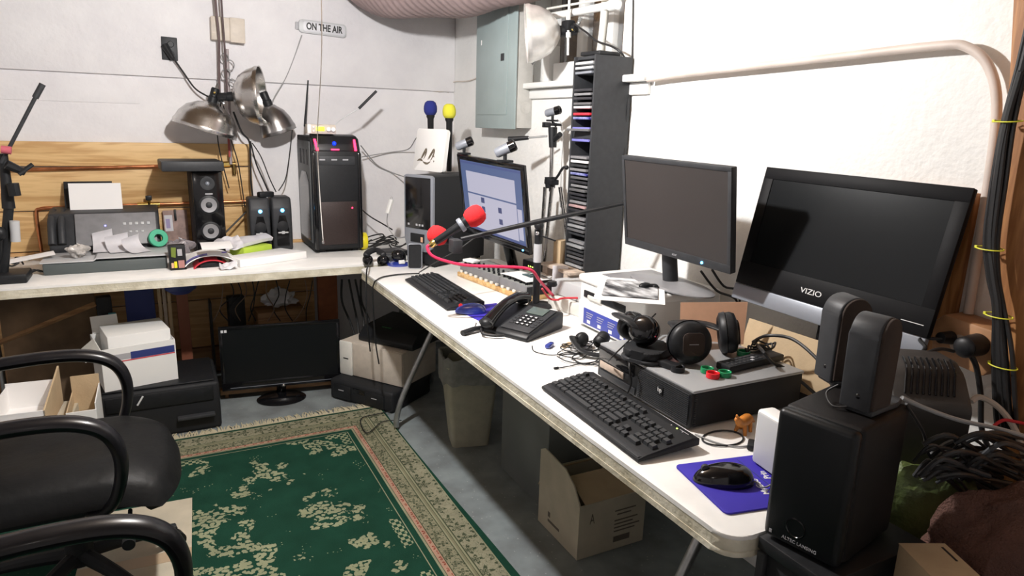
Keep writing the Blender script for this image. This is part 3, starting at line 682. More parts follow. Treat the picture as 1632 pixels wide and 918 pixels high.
for x in (TX[0]+.03, TX[1]-.05):
    for y in (2.97, 3.28): MB().box(x, x+.03, y, y+.03, ZT, ZT+.013, .003).out('foot', M['black'], t)
# white radio box with two antennas on the tower
t = thing('radio_transmitter', 'small white radio box with a glowing green display and antennas on the gaming tower', 'electronics', (-.04, 3.02, 1.3745))
MB().box(-.128, .020, 2.985, 3.075, 1.3755, 1.424, .003).out('housing', M['beige'], t)
MB().box(-.130, -.110, 2.978, 2.986, 1.3765, 1.4235, .003).out('end_plate', M['white'], t)
MB().box(-.082, -.040, 2.9815, 2.986, 1.390, 1.412, .001).out('display', M['lcd'], t)
for x in (-.020, .004): MB().cyl((x, 2.972, 1.400), (x, 2.986, 1.400), .0115, n=20).out('knob', M['white'], t)
for z in (1.39, 1.41): MB().cyl((-.098, 2.978, z), (-.098, 2.986, z), .005, n=12).out('button', M['white'], t)
p0 = Vector((-.128, 3.05, 1.41)); p1 = PY(491, 128, 3.05)
b = MB(); b.cyl(p0, p0+(p1-p0)*.35, .0075, .006, 10); b.cyl(p0+(p1-p0)*.33, p1, .006, .004, 10); b.out('antenna', M['black'], t)
a0 = Vector((.018, 3.03, 1.405)); a1 = PY(572, 173, 3.0); a2 = PY(600, 145, 2.98)
b = MB(); b.tube([a0, a0+Vector((.02, 0, .03)), a1*.5+a0*.5+Vector((0, 0, .012)), a1], .0026, 8); b.out('thin_antenna', M['lgrey'], t)
MB().cyl(a1, a2, .0075, .007, 10).out('antenna_tip', M['black'], t)

# ------------------------------------------------------------------ old computer at the corner
A = Vector((.262, 2.545, 0)); Bq = Vector((.355, 2.36, 0)); d = (Bq-A).normalized(); nrm = Vector((d.y*-1, d.x, 0)); 
if nrm.x < 0: nrm = -nrm
F = axes((A.x, A.y, ZT), d, (0, 0, 1))          # local x across the front, y up, z out of the front
wdt = .195
t = thing('computer_tower', 'older black computer with a silver-trimmed front next to the lit monitor', 'computer', (*(F @ Vector((wdt/2, 0, -.2)))[:2], ZT))
MB(F).box(0, wdt, .01, .452, -.40, 0, .006).out('case', M['blackm'], t)
b = MB(F); b.prism([(0, .14), (.012, .10), (.05, .075), (.15, .075), (.185, .095), (wdt, .14), (wdt, .45), (.18, .458), (.015, .458), (0, .45)], -.002, .016, bev=.004); b.out('front_bezel', M['silver'], t)
b = MB(F); b.box(.012, wdt-.014, .190, .445, .012, .020, .003); b.out('drive_door', M['gloss'], t)
b = MB(F); b.box(.045, .14, .120, .165, .012, .019, .003); b.out('card_reader', M['black'], t)
MB(F).box(.118, .132, .125, .15, .0185, .0205).out('reader_light', M['peach'], t)
for x in (.03, .085, .105, .125): MB(F).box(x, x+.012, .205, .215, .0198, .0206).out('mark', M['greyprint'], t)
for x, z in ((.02, -.03), (wdt-.03, -.03), (.02, -.38), (wdt-.03, -.38)): MB(F).box(x, x+.02, 0, .011, z, z+.02).out('foot', M['black'], t)
PCT = ZT+.452
# white board with bird sketch, standing on that computer
c0 = PZ(658, 270, PCT+.003); F2 = axes((c0.x, c0.y, PCT+.003), (PZ(712, 276, PCT+.003)-c0), Vector((0, 0, 1)) + Vector((.10, .18, 0)))
w2 = (PZ(712, 276, PCT+.003)-c0).length
w2 = .262
b = MB(F2); P = rrect(0, w2, 0, .225, .014, 5); b.prism(P, -.022, 0, bev=.003)
wb = b.out('white_tile', mat('glazed_white', (.92, .92, .90), .3)); tag(wb, 'square white tile with a small bird-like sketch propped on the older computer', 'tile')
def brush(F_, strokes, mt, parent, w_=.004):
    b = MB(F_)
    for st in strokes:
        pts = smooth_pts([(x, y, .0006) for x, y in st], 5); n = len(pts)
        for i in range(n-1):
            a, c = pts[i], pts[i+1]; dd = (c-a); 
            if dd.length < 1e-6: continue
            q = Vector((-dd.y, dd.x, 0)).normalized(); w0 = w_*math.sin(PI*(i+.3)/(n+.3)); w1 = w_*math.sin(PI*(i+1.2)/(n+.6))
            f = [b.bm.verts.new(p) for p in (a-q*w0, c-q*w1, c+q*w1, a+q*w0)]; b.bm.faces.new(f)
            for v in f: v.co = F_ @ v.co
    return b.out('sketch', mt, parent)
o = brush(F2, [[(.030, .050), (.055, .058), (.080, .052)], [(.058, .058), (.075, .085), (.100, .118), (.104, .100), (.098, .080), (.088, .062)], [(.066, .060), (.085, .088), (.100, .104)], [(.080, .050), (.100, .042), (.125, .040), (.150, .052)], [(.120, .058), (.140, .085), (.168, .118), (.172, .098), (.160, .072), (.148, .056)], [(.130, .060), (.150, .090), (.166, .106)], [(.176, .050), (.180, .058)], [(.170, .078), (.178, .082)]], mat('sepia_ink', (.16, .13, .09), .8), wb, .006)
# foam-topped microphones behind it
def microphone(label, foam, pc, r, pe, body_r=.012, cat='microphone', capm='redfoam', squash=1.15):
    c = Vector(pc); e_ = Vector(pe); ax = (e_-c).normalized()
    t = thing('microphone', label, cat, tuple(e_))
    q = ax.to_track_quat('Z', 'Y').to_matrix().to_4x4()
    FM = Matrix.Translation(c) @ q
    b = MB(FM); b.lathe([(0, -r*squash), (r*.45, -r*squash*.97), (r*.80, -r*squash*.74), (r*.97, -r*.35), (r, .05*r), (r*.95, r*.5), (r*.70, r*.92), (r*.45, r*.97), (0, r*.97)], n=32); b.out('foam_cover', M[capm], t, ang=70)
    ln = (e_-c).length
    b = MB(FM); b.lathe([(0, r*.8), (body_r*1.25, r*.8), (body_r*1.25, r*1.2), (body_r*.95, r*1.5), (body_r*.75, ln-.004), (body_r*.6, ln), (0, ln)], n=24); b.out('body', M['black'], t)
    return t, FM, ln
c = PY(686, 173, 2.80); microphone('navy foam-topped microphone standing behind the white tile', None, c, .036, (c.x+.004, c.y, PCT+.002), .018, capm='bluefoam')
c = PY(716, 178, 2.72); microphone('yellow foam-topped microphone standing behind the white tile', None, c, .036, (c.x+.002, c.y, PCT+.002), .018, capm='yellowfoam')

# ================================================================== back wall fittings
YW = YB-.010
# sign
t = thing('wall_sign', 'rounded ON THE AIR sign mounted high on the back wall', 'sign', (.04, YB, 1.915))
sx0, sx1 = -.085, .170; F = axes((sx0, YW-.03, 1.975), (sx1-sx0, 0, -.010), (0, 0, 1)); L_ = .262
MB(F).prism(rrect(0, L_, -.058, .012, .018, 6), -.018, 0, bev=.003).out('frame', M['lgrey'], t)
MB(F).prism(rrect(.022, L_-.008, -.050, .004, .012, 6), -.002, .002, bev=.001).out('sign_face', mat('frosted_sign', (.60, .60, .63), .4), t)
text('sign_text', 'ON THE AIR', F @ Matrix.Translation((.138, -.0225, .0026)), .050, M['blackprint'], t, sx=.72, ext=.0008, bold=.0016)
MB(F).box(-.018, .001, -.045, -.005, -.020, -.004, .004).out('bracket', M['greyprint'], t)
cable('sign_cable', 'thin dark cord hanging from the sign down the back wall', [PY(481, 56, YW-.012), PY(470, 88, YW-.008), PY(455, 125, YW-.008), PY(436, 158, YW-.01), PY(428, 185, YW-.02)], .0035, M['greycable'])
# outlet and plug
F = axes(tuple(PY(256, 58, YW)), (1, 0, -.03), (0, 0, 1))
t = thing('wall_outlet', 'black square electrical outlet with a plug on the back wall', 'outlet', (-.745, YB, 1.72))
MB(F).box(0, .075, -.115, 0, 0, .014, .003).out('cover_plate', M['char'], t)
for y in (-.035, -.082): MB(F).lathe([(0, .019), (.013, .019), (.0155, .014)], M=Matrix.Translation((.044, y, 0)), n=20).out('socket', M['black'], t)
pg = thing('plug', 'black plug pushed into the wall outlet with its cord running to the clamp lamps', 'plug', tuple(PY(268, 82, YW-.03)))
a_ = PY(272, 66, YW-.03); b_ = PY(264, 96, YW-.05)
b = MB(); b.cyl(PY(262, 72, YW-.022), PY(276, 94, YW-.045), .019, .013, 14); b.out('plug_body', M['black'], pg)
b = MB(); b.tube([PY(276, 92, YW-.045), PY(292, 115, YW-.04), PY(310, 140, YW-.05), PY(328, 152, YW-.08), PY(345, 160, YW-.10)], .0045, 8); b.out('cord', M['cable'], pg)
# beige junction box
F = axes(tuple(PY(334, 27, YW)), (1, 0, -.03), (0, 0, 1))
t = thing('junction_box', 'beige junction box fixed to the upper back wall behind the hanging cords', 'electrical box', (-.46, YB, 1.83))
b = MB(F); b.box(0, .155, -.118, 0, 0, .065, .006); b.out('box', M['beige'], t)
b = MB(F); b.box(.09, .165, -.122, .002, .064, .072, .004); b.box(.002, .08, -.085, -.080, .064, .068); b.out('cover', M['beige'], t)
# vertical conduit / cords
cable('vertical_cable', 'dark vertical cord in front of the beige junction box', [PY(341, -30, YW-.095), PY(345, 20, YW-.095), PY(349, 60, YW-.095), PY(349, 100, YW-.06), PY(350, 150, YW-.07), PY(352, 165, YW-.08)], .006, mat('brown_cord', (.13, .09, .09), .6))
cable('vertical_cable', 'second dark vertical cord just right of the first by the junction box', [PY(351, -30, YW-.105), PY(354, 20, YW-.105), PY(358, 75, YW-.105), PY(360, 110, YW-.07), PY(362, 160, YW-.07)], .005, mat('brown_cord2', (.10, .07, .07), .6))
b = MB(); b.tube([PY(362, 78, YW-.04), PY(363, 110, YW-.035), PY(366, 190, YW-.035), PY(368, 262, YW-.055)], .008, 12)
tag(b.out('stand_pipe', mat('dusty_pipe', (.34, .29, .29), .5, .3)), 'thin vertical pipe on the back wall holding the clamp lamps', 'pipe')
for i, (x, y, w_) in enumerate(((358, 92, .018), (366, 104, .022), (360, 118, .02), (370, 132, .016))):
    c = PY(x, y, YW-.06)
    tag(MB().tube([c+Vector((w_*math.cos(a), -.012*math.sin(a*2), w_*1.2*math.sin(a))) for a in [i*.7+2*PI*j/10 for j in range(11)]], .0028, 6, 4).out('wire_loop', M['greycable']), 'small loop of grey wire tied round the vertical pipe', 'wire', 'wire loops tied on the vertical pipe')
b = MB(); b.cyl(PY(363, 195, YW-.075), PY(366, 250, YW-.075), .006, n=12); tag(b.out('red_rod', mat('dull_red', (.35, .06, .05), .5)), 'short dull red rod hanging below the clamp lamps', 'rod')

# clamp lamps
def clamp_lamp(label, apex, axis, rad, dep_, mt, clamp_dir, lit=False):
    ax = Vector(axis).normalized(); Q = Matrix.Translation(apex) @ ax.to_track_quat('Z', 'Y').to_matrix().to_4x4()
    t = thing('clamp_lamp', label, 'lamp', tuple(apex))
    prof = [(.020, 0), (.030, .004), (rad*.42, dep_*.10), (rad*.72, dep_*.30), (rad*.90, dep_*.58), (rad*.965, dep_*.80), (rad, dep_*.86), (rad*1.01, dep_*.90), (rad, dep_), (rad*1.02, dep_*1.01),
            (rad*.985, dep_*.99), (rad*.95, dep_*.80), (rad*.885, dep_*.58), (rad*.705, dep_*.31), (rad*.41, dep_*.115), (.024, .010), (.020, .008)]
    b = MB(Q); b.lathe(prof, n=48); b.out('reflector', mt, t)
    b = MB(Q); b.lathe([(0, -.075), (.017, -.075), (.021, -.068), (.021, -.030), (.024, -.026), (.024, .004), (.018, .010), (0, .010)], n=28); b.out('socket', M['black'] if not lit else M['white'], t)
    b = MB(Q); b.cyl((.020, 0, -.05), (.036, 0, -.05), .0035, n=10); b.sph((.038, 0, -.05), .006); b.out('switch', M['brass'], t)
    b = MB(Q); b.lathe([(0, .012), (.013, .012), (.014, .03), (.028, .055), (.031, .075), (.024, .095), (0, .106)], n=28); b.out('bulb', M['bulb'] if lit else mat('unlit_bulb', (.75, .75, .72), .2), t)
    cdv = Vector(clamp_dir)
    b = MB(); p = Vector(apex) - ax*.045; b.tube([p, p+cdv*.35, p+cdv*.7], .006, 10); b.tube([p+cdv*.6+Vector((-.012, 0, -.03)), p+cdv*.75+Vector((0, 0, 0)), p+cdv*1.0+Vector((.004, 0, .012))], .007, 8)
    b.tube([p+cdv*.6+Vector((.014, 0, -.03)), p+cdv*.75, p+cdv*1.0+Vector((-.004, 0, -.012))], .007, 8); b.out('clamp', M['steel'], t)
    return t
ap = PY(338, 163, 3.185); rc = ap + Vector((-.30, .02, -.95))
clamp_lamp('shiny aluminium clamp lamp bowl pointing down above the pine boards', tuple(ap), rc-ap, .158, .150, M['alu'], (.02, .06, .04))
ap = PY(371, 154, 3.15); rc = ap + Vector((.93, -.30, .05))
clamp_lamp('aluminium clamp lamp tilted up with its open rim facing the camera side', tuple(ap), rc-ap, .150, .145, M['alu'], (-.02, .05, -.01))
ap = PY(428, 168, 3.235); rc = ap + Vector((.30, .03, -.85))
clamp_lamp('dark-looking aluminium clamp lamp hanging lowest beside the gaming tower', tuple(ap), rc-ap, .095, .15, mat('dull_aluminium', (.36, .35, .35), .3, 1, var=.3, vs=10), (-.03, .05, .03))
# hanging cords from the lamps
for i, (pts, r) in enumerate([
    ([(352, 165), (346, 200), (350, 240), (365, 300)], .003), ([(356, 168), (366, 215), (380, 262), (390, 330)], .003),
    ([(372, 178), (385, 210), (397, 225), (399, 250), (401, 300), (412, 372)], .005), ([(399, 225), (408, 260), (421, 290), (428, 306)], .004), ([(402, 228), (416, 250), (430, 285), (440, 306)], .003),
    ([(466, 205), (461, 250), (455, 285), (444, 304)], .003)]):
    cable('hanging_cable', 'black cord hanging down from the clamp lamps to the small speakers', [PY(x, y, YB-.10-.012*i) for x, y in pts], r, M['cable'], grp='cords hanging below the clamp lamps')
# copper pipes on the pine boards
def pipe(label, pts, r, mt=None): return tag(MB().tube(pts, r, 14, 5).out('copper_pipe', mt or M['copper']), label, 'pipe')
pipe('upper copper pipe running along the pine boards', [(-2.5, YB-.045, 1.160), (-1.5, YB-.045, 1.168), (-.52, YB-.045, 1.196)], .008)
pipe('lower copper pipe running along the pine boards behind the printer', [(-1.36, YB-.045, .980), (-.9, YB-.045, .985), (-.36, YB-.045, .992)], .008)
pipe('short upright copper pipe at the left of the printer', [(-1.40, YB-.045, .76), (-1.40, YB-.045, .95), (-1.385, YB-.045, .975), (-1.355, YB-.045, .980)], .008)
t = thing('pipe_valve', 'brass valve on the lower copper pipe between the printer and the tall speaker', 'valve', (-.90, YB-.045, .985))
b = MB(); b.cyl((-.955, YB-.045, .984), (-.85, YB-.045, .985), .013, n=14); b.cyl((-.90, YB-.045, .985), (-.90, YB-.07, 1.01), .009, n=12); b.out('body', M['brass'], t)
MB().box(-.915, -.885, YB-.075, YB-.066, 1.01, 1.035, .003).out('handle', M['black'], t)
t = thing('pipe_fitting', 'brass fitting closing the right end of the upper copper pipe', 'pipe fitting', (-.51, YB-.045, 1.19))
b = MB(); b.cyl((-.535, YB-.046, 1.195), (-.490, YB-.046, 1.197), .015, n=6); b.out('nut', M['brass'], t)
b = MB(); b.cyl((-.470, YB-.046, 1.197), (-.470, YB-.046, 1.14), .010, n=12); b.cyl((-.490, YB-.046, 1.197), (-.46, YB-.046, 1.197), .011, n=12); b.out('elbow', mat('dark_brass', (.25, .17, .06), .4, 1), t)
for x in (-.41, -.60):
    tag(MB().tube([(x, YB-.03, .955), (x, YB-.062, .975), (x, YB-.06, 1.0), (x, YB-.03, 1.01)], .005, 8).out('pipe_clip', M['steel']), 'small metal clip holding the lower copper pipe to the boards', 'clip', 'clips on the lower copper pipe')

# pull string of the ceiling bulb
t = thing('pull_string', 'long white pull string with a metal tip hanging in front of the gaming tower', 'string', (-.437, 1.18, 1.09))
s0 = PX(515, 388, -.43)
b = MB(); b.tube([(-.43, 1.19, 2.235), (-.43, 1.18, 1.7), tuple(PX(506, 215, -.432)), tuple(PX(509, 300, -.43)), tuple(s0+Vector((0, 0, .012)))], .0014, 6); b.out('string', mat('white_string', (.85, .82, .78), .8), t)
b = MB(); b.lathe([(0, 0), (.003, .001), (.0035, .006), (.002, .012), (0, .014)], M=Matrix.Translation(s0-Vector((0, 0, .002))), n=14); b.out('tip', M['chrome'], t)
t = thing('ceiling_bulb', 'bare lit bulb in a porcelain holder on the ceiling', 'light bulb', (-.42, 1.25, 2.24))
MB().lathe([(0, 2.249), (.055, 2.249), (.052, 2.225), (.024, 2.205), (.022, 2.17), (0, 2.17)], M=Matrix.Translation((-.42, 1.25, 0))).out('holder', M['white'], t)
MB().lathe([(0, 2.175), (.014, 2.17), (.016, 2.15), (.030, 2.12), (.031, 2.10), (.022, 2.077), (0, 2.068)], M=Matrix.Translation((-.42, 1.25, 0))).out('bulb', M['bulb'], t)

# ================================================================== things on the back table
# tall loudspeaker
t = thing('tall_speaker', 'tall black loudspeaker with silver cones standing on the back table', 'speaker', (-.63, 3.16, ZT))
F = fr(-.7, 3.05, ZT, 2)
MB(F).box(0, .148, .012, .24, 0, .438, .004).out('cabinet', M['blackm'], t)
MB(F).box(.003, .145, 0, .013, .003, .435, .004).out('front_baffle', M['gloss'], t)
for z, r in ((.265, .038), (.130, .038)):
    c = F @ Vector((.074, 0, z)); Fy = Matrix.Translation(c) @ Matrix.Rotation(R(90), 4, 'X')
    MB(Fy).lathe([(r*1.28, -.001), (r*1.28, .003), (r*1.05, .005), (r*1.0, .003), (r*1.02, -.001)], n=40).out('surround', M['black'], t)
    MB(Fy).lathe([(r*1.0, .004), (r*.82, .003), (r*.42, -.010+.012), (0, .002)], n=40).out('cone', M['cone'], t)
    MB(Fy).sph((0, 0, .002), r*.42, (1, 1, .5)).out('dust_cap', M['char'], t)
Fy = Matrix.Translation(F @ Vector((.074, 0, .375))) @ Matrix.Rotation(R(90), 4, 'X')
MB(Fy).lathe([(.034, -.001), (.034, .004), (.026, .005), (.012, .002), (0, .002)], n=36).out('tweeter_plate', M['char'], t)
MB(Fy).sph((0, 0, .003), .011, (1, 1, .8)).out('tweeter_dome', M['silver'], t)
MB(F).box(.06, .095, -.001, .001, .318, .325).out('badge', M['greyprint'], t)
tag(MB(fr(-.83, 2.98, 1.180, 3)).box(0, .285, 0, .26, 0, .050, .008).out('flat_case', M['char']), 'flat dark case lying across the top of the tall loudspeaker', 'case')
# pair of small speakers
def small_speaker(x, y, lab, rz):
    F = fr(x, y, ZT, rz)
    t = thing('desk_speaker', lab, 'speaker', (x+.05, y+.05, ZT), group=None)
    b = MB(F); b.prism([(.006, 0), (.006, .235), (.03, .292), (.15, .292), (.165, 0)], 0, .105, M=Myz, bev=.012); b.out('cabinet', M['char'], t, ang=50)
    b = MB(F); b.prism([(.020, .03), (.085, .03), (.085, .12), (.068, .195), (.037, .195), (.020, .12)], -.002, .004, M=Matrix(((1, 0, 0, 0), (0, 0, 1, 0), (0, 1, 0, 0), (0, 0, 0, 1)))); b.out('grille', M['gloss'], t)
    b = MB(F @ Matrix.Translation((.052, -.004, .135)) @ Matrix.Rotation(R(90), 4, 'X')); b.lathe([(.030, -.002), (.010, .004), (0, .004)], n=28); b.out('cone', M['blackm'], t)
    b = MB(F); b.box(.026, .080, -.008, -.003, .098, .106, .002); b.box(.045, .061, -.009, -.003, .094, .110, .002); b.out('badge', M['lgrey'], t)
    MB(F).sph((.055, .004, .222), .0095, (1, .5, 1)).out('power_light', M['ledblue'], t)
    return t
p = PY(392, 330, 3.05); small_speaker(-.432, 3.06, 'dark desk speaker with a blue light, left one of the small pair', 0)
small_speaker(-.315, 3.08, 'dark desk speaker with a blue light, right one of the small pair', 0)
c = Vector((-.34, 3.12, ZT+.292))
tag(MB(Matrix.Translation(c) @ Matrix.Rotation(R(20), 4, 'Z')).box(-.04, .045, -.02, .02, .001, .030, .008).out('power_adapter', M['black']), 'small black adapter lying on top of the two desk speakers', 'adapter')
# all-in-one printer
t = thing('inkjet_printer', 'dark grey all-in-one inkjet printer with a raised sheet of paper on the back table', 'printer', (-1.09, 3.02, ZT))
b = MB(); b.box(-1.335, -.842, 2.79, 3.05, ZT, ZT+.052, .006); b.out('base', mat('green_grey_plastic', (.085, .10, .10), .5), t)
b = MB(); b.box(-1.345, -1.14, 2.785, 3.03, ZT+.053, ZT+.059, .003); b.box(-1.13, -.835, 2.785, 3.03, ZT+.062, ZT+.069, .003)
b.prism([(-1.141, .053), (-1.141, .059), (-1.129, .069), (-1.129, .062)], 2.785, 3.03, M=Matrix(((1, 0, 0, 0), (0, 0, 1, 0), (0, 1, 0, ZT), (0, 0, 0, 1)))); b.out('output_tray', M['lgrey'], t)
b = MB(); b.prism([(3.04, ZT+.04), (3.02, ZT+.08), (3.10, ZT+.235), (3.29, ZT+.25), (3.31, ZT)], -1.33, -.86, M=Myz, bev=.012); b.out('body', M['char'], t, ang=50)
F = axes((-1.22, 3.012, ZT+.085), (1, 0, 0), (0, .085, .155))
MB(F).box(0, .345, 0, .165, .002, .010, .004).out('control_panel', M['grey'], t)
for i in range(5): MB(F).box(.20+.026*i, .214+.026*i, .10, .114, .010, .0125, .002).out('button', M['lgrey'], t)
for i in range(3): MB(F).box(.225+.026*i, .237+.026*i, .06, .07, .010, .0125, .002).out('button', M['lgrey'], t)
MB(F).sph((.125, .10, .010), .004).out('power_light', mat('violet_led', (.2, .2, 1), .5, emit=(.15, .15, 1), es=3), t)
for x in (-1.315, -1.275): 
    b = MB(); b.tube([(x, 3.02, ZT+.10), (x, 3.08, ZT+.20), (x, 3.2, ZT+.235)], .017, 12); b.out('side_roller', M['char'], t)
b = MB(); b.prism([(3.235, ZT+.24), (3.305, ZT+.37), (3.312, ZT+.37), (3.25, ZT+.24)], -1.27, -1.06, M=Myz); b.out('paper_support', M['black'], t)
def sheet(name, label, F, w_, h_, bend=0.0, mt=None, wob=0.0, cat='paper', grp=None, nu=10, nv=14, th=.0012, parent=None, ax='y'):
    def f(u, v):
        q = v if ax == 'y' else u
        return (w_*u, h_*v, bend*math.sin(PI*q) + wob*noise.noise(Vector((u*2.3, v*2.3, w_*31)))*1.0 + .0)
    b = MB(F); b.grid(f, nu, nv, thick=th); o = b.out(name, mt or M['paper'], parent, ang=60)
    if parent is None: tag(o, label, cat, grp)
    return o
a_ = PY(114, 364, 3.145); c_ = PY(98, 300, 3.25); d_ = PY(198, 361, 3.145)
F = axes(tuple(a_), d_-a_, Vector((-.062, .07, .19)))
sheet('paper_sheet', 'blank white sheet standing in the feeder of the grey inkjet printer', F, .225, .225, -.01)
# curled receipts on the tray
for i, (px, py, rz, sz, lab) in enumerate(((165, 402, 62, (.085, .19), 'long curled receipt lying over the printer tray, leftmost of the curled slips'), (195, 402, 75, (.10, .16), 'curled receipt in the middle of the printer tray'), (228, 402, 98, (.09, .15), 'curled receipt at the right end of the printer tray'))):
    p = PZ(px, py, ZT+.072)
    F = Matrix.Translation((p.x, p.y, ZT+.072)) @ Matrix.Rotation(R(rz-60), 4, 'Z')
    def f(u, v, sz=sz, i=i):
        a = 1.9*v; return (sz[0]*(u-.5), sz[1]*(.55*math.sin(a)), .001+sz[1]*.38*(1-math.cos(a))*(.8+.2*u))
    b = MB(F); b.grid(f, 6, 14, thick=.001); tag(b.out('receipt', M['paper2'], ang=60), lab, 'receipt')
p = PZ(125, 408, ZT+.068)
def blob(u, v, s=1):
    th, ph = 2*PI*u, PI*v; d_ = .75+.5*noise.noise(Vector((math.cos(th)*1.7, math.sin(th)*1.7, v*4)))
    return (.052*math.cos(th)*math.sin(ph)*d_, .035*math.sin(th)*math.sin(ph)*d_, .034-.034*math.cos(ph)*d_)
b = MB(Matrix.Translation((p.x, p.y, ZT+.060))); b.grid(blob, 20, 12); tag(b.out('snack_bag', mat('foil_wrapper', (.60, .57, .54), .35, .2, var=.3, vs=40, bump=.6, bs=60)), 'crumpled pale wrapper lying on the left of the printer tray', 'wrapper')
F = fr(-1.46, 2.80, ZT+.055, 8, 0, -14)
sheet('paper_sheet', 'white sheet sliding off the left side of the printer tray', fr(-1.475, 2.84, ZT+.052, 12, 0, -8), .19, .10, .008)
# left desk microphone stand
t = thing('microphone_stand', 'black desk microphone stand at the left end of the back table', 'microphone stand', (-1.50, 2.78, ZT))
MB(fr(-1.62, 2.655, ZT, 0)).box(0, .245, 0, .15, 0, .040, .008).out('base', M['black'], t)
b = MB(); b.cyl((-1.47, 2.74, ZT+.03), tuple(PY(14, 330, 2.74)), .020, .018, 14); b.cyl(tuple(PY(14, 332, 2.74)), tuple(PY(5, 245, 2.74)), .024, .016, 14); b.out('pole', M['black'], t)
b = MB(); b.cyl(tuple(PY(23, 352, 2.715)), tuple(PY(25, 385, 2.715)), .018, n=14); b.out('sleeve', M['lgrey'], t)
b = MB(); b.cyl(tuple(PY(2, 260, 2.72)), tuple(PY(58, 152, 2.72)), .0075, n=12); b.cyl(tuple(PY(56, 156, 2.72)), tuple(PY(68, 134, 2.72)), .012, n=12); b.out('boom', M['char'], t)
b = MB(); b.cyl(tuple(PY(10, 262, 2.70)), tuple(PY(40, 275, 2.72)), .020, .014, 10); b.cyl(tuple(PY(30, 278, 2.70)), tuple(PY(52, 262, 2.72)), .009, n=10); b.cyl(tuple(PY(20, 292, 2.70)), tuple(PY(24, 312, 2.70)), .022, n=10); b.out('clutch', M['black'], t)
b = MB(); b.cyl(tuple(PY(2, 238, 2.70)), tuple(PY(18, 240, 2.70)), .016, n=12); b.out('red_knob', mat('dull_pink_red', (.55, .12, .16), .5), t)
tag(MB().sph(tuple(PY(0, 372, 2.70)), .022, (1, 1, 1.3)).cyl(tuple(PY(0, 372, 2.70)), (PY(0, 372, 2.70).x-.03, 2.74, ZT+.041), .010, n=10).out('headphone_cup', M['black']), 'black rounded cup beside the pole of the left desk stand', 'headphones')
for i, (x, y) in enumerate(((20, 418), (55, 432), (40, 410))):
    p = PZ(x, y, ZT+.02); pts = [p+Vector((.04*math.cos(a), .03*math.sin(a), .012*math.sin(a*2+i)+.0)) for a in [2*PI*j/8+i for j in range(8)]]
    pts = [Vector((q.x, max(q.y, 2.83), ZT+.008+abs(q.z-ZT-.02))) for q in pts]
    cable('coiled_cable', 'loose black cord coiled beside the printer', pts, .004, M['cable'], grp='cords coiled left of the printer')
# framed card against the wall
F = axes(tuple(PY(262, 370, 3.30)), (1, 0, .01), (0, .12, 1))
t = thing('picture_card', 'brown and white printed card leaning on the boards left of the tall speaker', 'card', (-.83, 3.31, .87))
MB(F).box(0, .118, -.11, .115, 0, .006, .002).out('card', mat('brown_card', (.34, .23, .20), .6, var=.3, vs=30), t)
b = MB(F); b.box(.006, .045, .004, .09, .006, .0068); b.out('white_label', M['paper2'], t)
b = MB(F); b.box(.012, .032, .02, .07, .0068, .0074); b.out('label_picture', mat('mauve_print', (.35, .30, .5), .6), t)
MB(F).box(.055, .066, .06, .12, .006, .018, .003).out('hanging_clip', M['black'], t)
# green tape roll, clear bag, drink-style carton
p = PZ(265, 402, ZT+.002)
t_ = tag(MB(fr(-.872, 2.995, ZT+.114, 15, 75)).lathe([(.020, -.012), (.042, -.012), (.044, -.008), (.044, .008), (.042, .012), (.020, .012), (.018, 0), (.020, -.012)], n=40).out('tape_roll', M['greent']), 'roll of green tape standing behind the printer tray corner', 'tape roll')
b = MB(Matrix.Translation((-.78, 3.02, ZT+.002)) @ Matrix.Diagonal((1.5, 1.4, 1.6, 1))); b.grid(blob, 22, 14); tag(b.out('plastic_bag', mat('translucent_bag', (.42, .38, .40), .25, var=.2, trans=.35, bump=.6, bs=40)), 'crumpled clear plastic bag in front of the tall loudspeaker', 'bag')
c = PZ(284, 431, ZT)
t = thing('product_box', 'small black printed box with green and yellow graphics standing beside the printer', 'box', (c.x, c.y+.03, ZT))
F = fr(c.x-.032, c.y+.004, ZT, 4)
MB(F).box(0, .070, 0, .045, 0, .118, .002).out('carton', M['black'], t)
b = MB(F); b.prism([(.008, .065), (.026, .060), (.030, .108), (.010, .110)], -.0012, 0, M=Matrix(((1, 0, 0, 0), (0, 0, 1, 0), (0, 1, 0, 0), (0, 0, 0, 1)))); b.out('green_print', mat('dull_green_print', (.16, .22, .03), .6), t)
MB(F).box(.035, .055, -.0012, 0, .068, .100).out('white_print', M['greyprint'], t)
MB(F).box(.018, .030, -.0012, 0, .012, .042).out('yellow_print', M['yellow'], t)
MB(F).box(.006, .016, -.0012, 0, .012, .036).out('pale_print', M['peach'], t)
MB(F).box(.036, .062, -.0012, 0, .010, .046).out('pink_print', mat('pink_print', (.42, .20, .18), .6), t)
# pile of papers with a blue stripe over a red and black cap
c = PZ(338, 428, ZT)
def arch(w_, h_, d0, d1, top, r0, mt, name, parent):
    F = Matrix.Translation((c.x, c.y, ZT))
    def f(u, v): 
        a = PI*(.12+.76*u); return (-w_*math.cos(a), d0+(d1-d0)*v, top*math.sin(a)-top*math.sin(PI*.12)+.002 + r0)
    return MB(F).grid(f, 24, 4, thick=.004).out(name, mt, parent)
t = thing('cap', 'red and black cap tucked under the arched papers', 'cap', (c.x, c.y+.05, ZT))
arch(.085, 0, .005, .14, .060, 0, M['redp'], 'cap_crown', t)
MB(Matrix.Translation((c.x, c.y+.02, ZT))).box(-.055, .055, 0, .09, .001, .036, .014).out('cap_lining', M['blackm'], t)
t = thing('envelope', 'white envelope with a blue stripe arched over the red and black cap', 'envelope', (c.x, c.y+.05, ZT+.08))
arch(.125, 0, -.002, .18, .074, .016, M['paper'], 'paper', t)
F = Matrix.Translation((c.x, c.y, ZT))
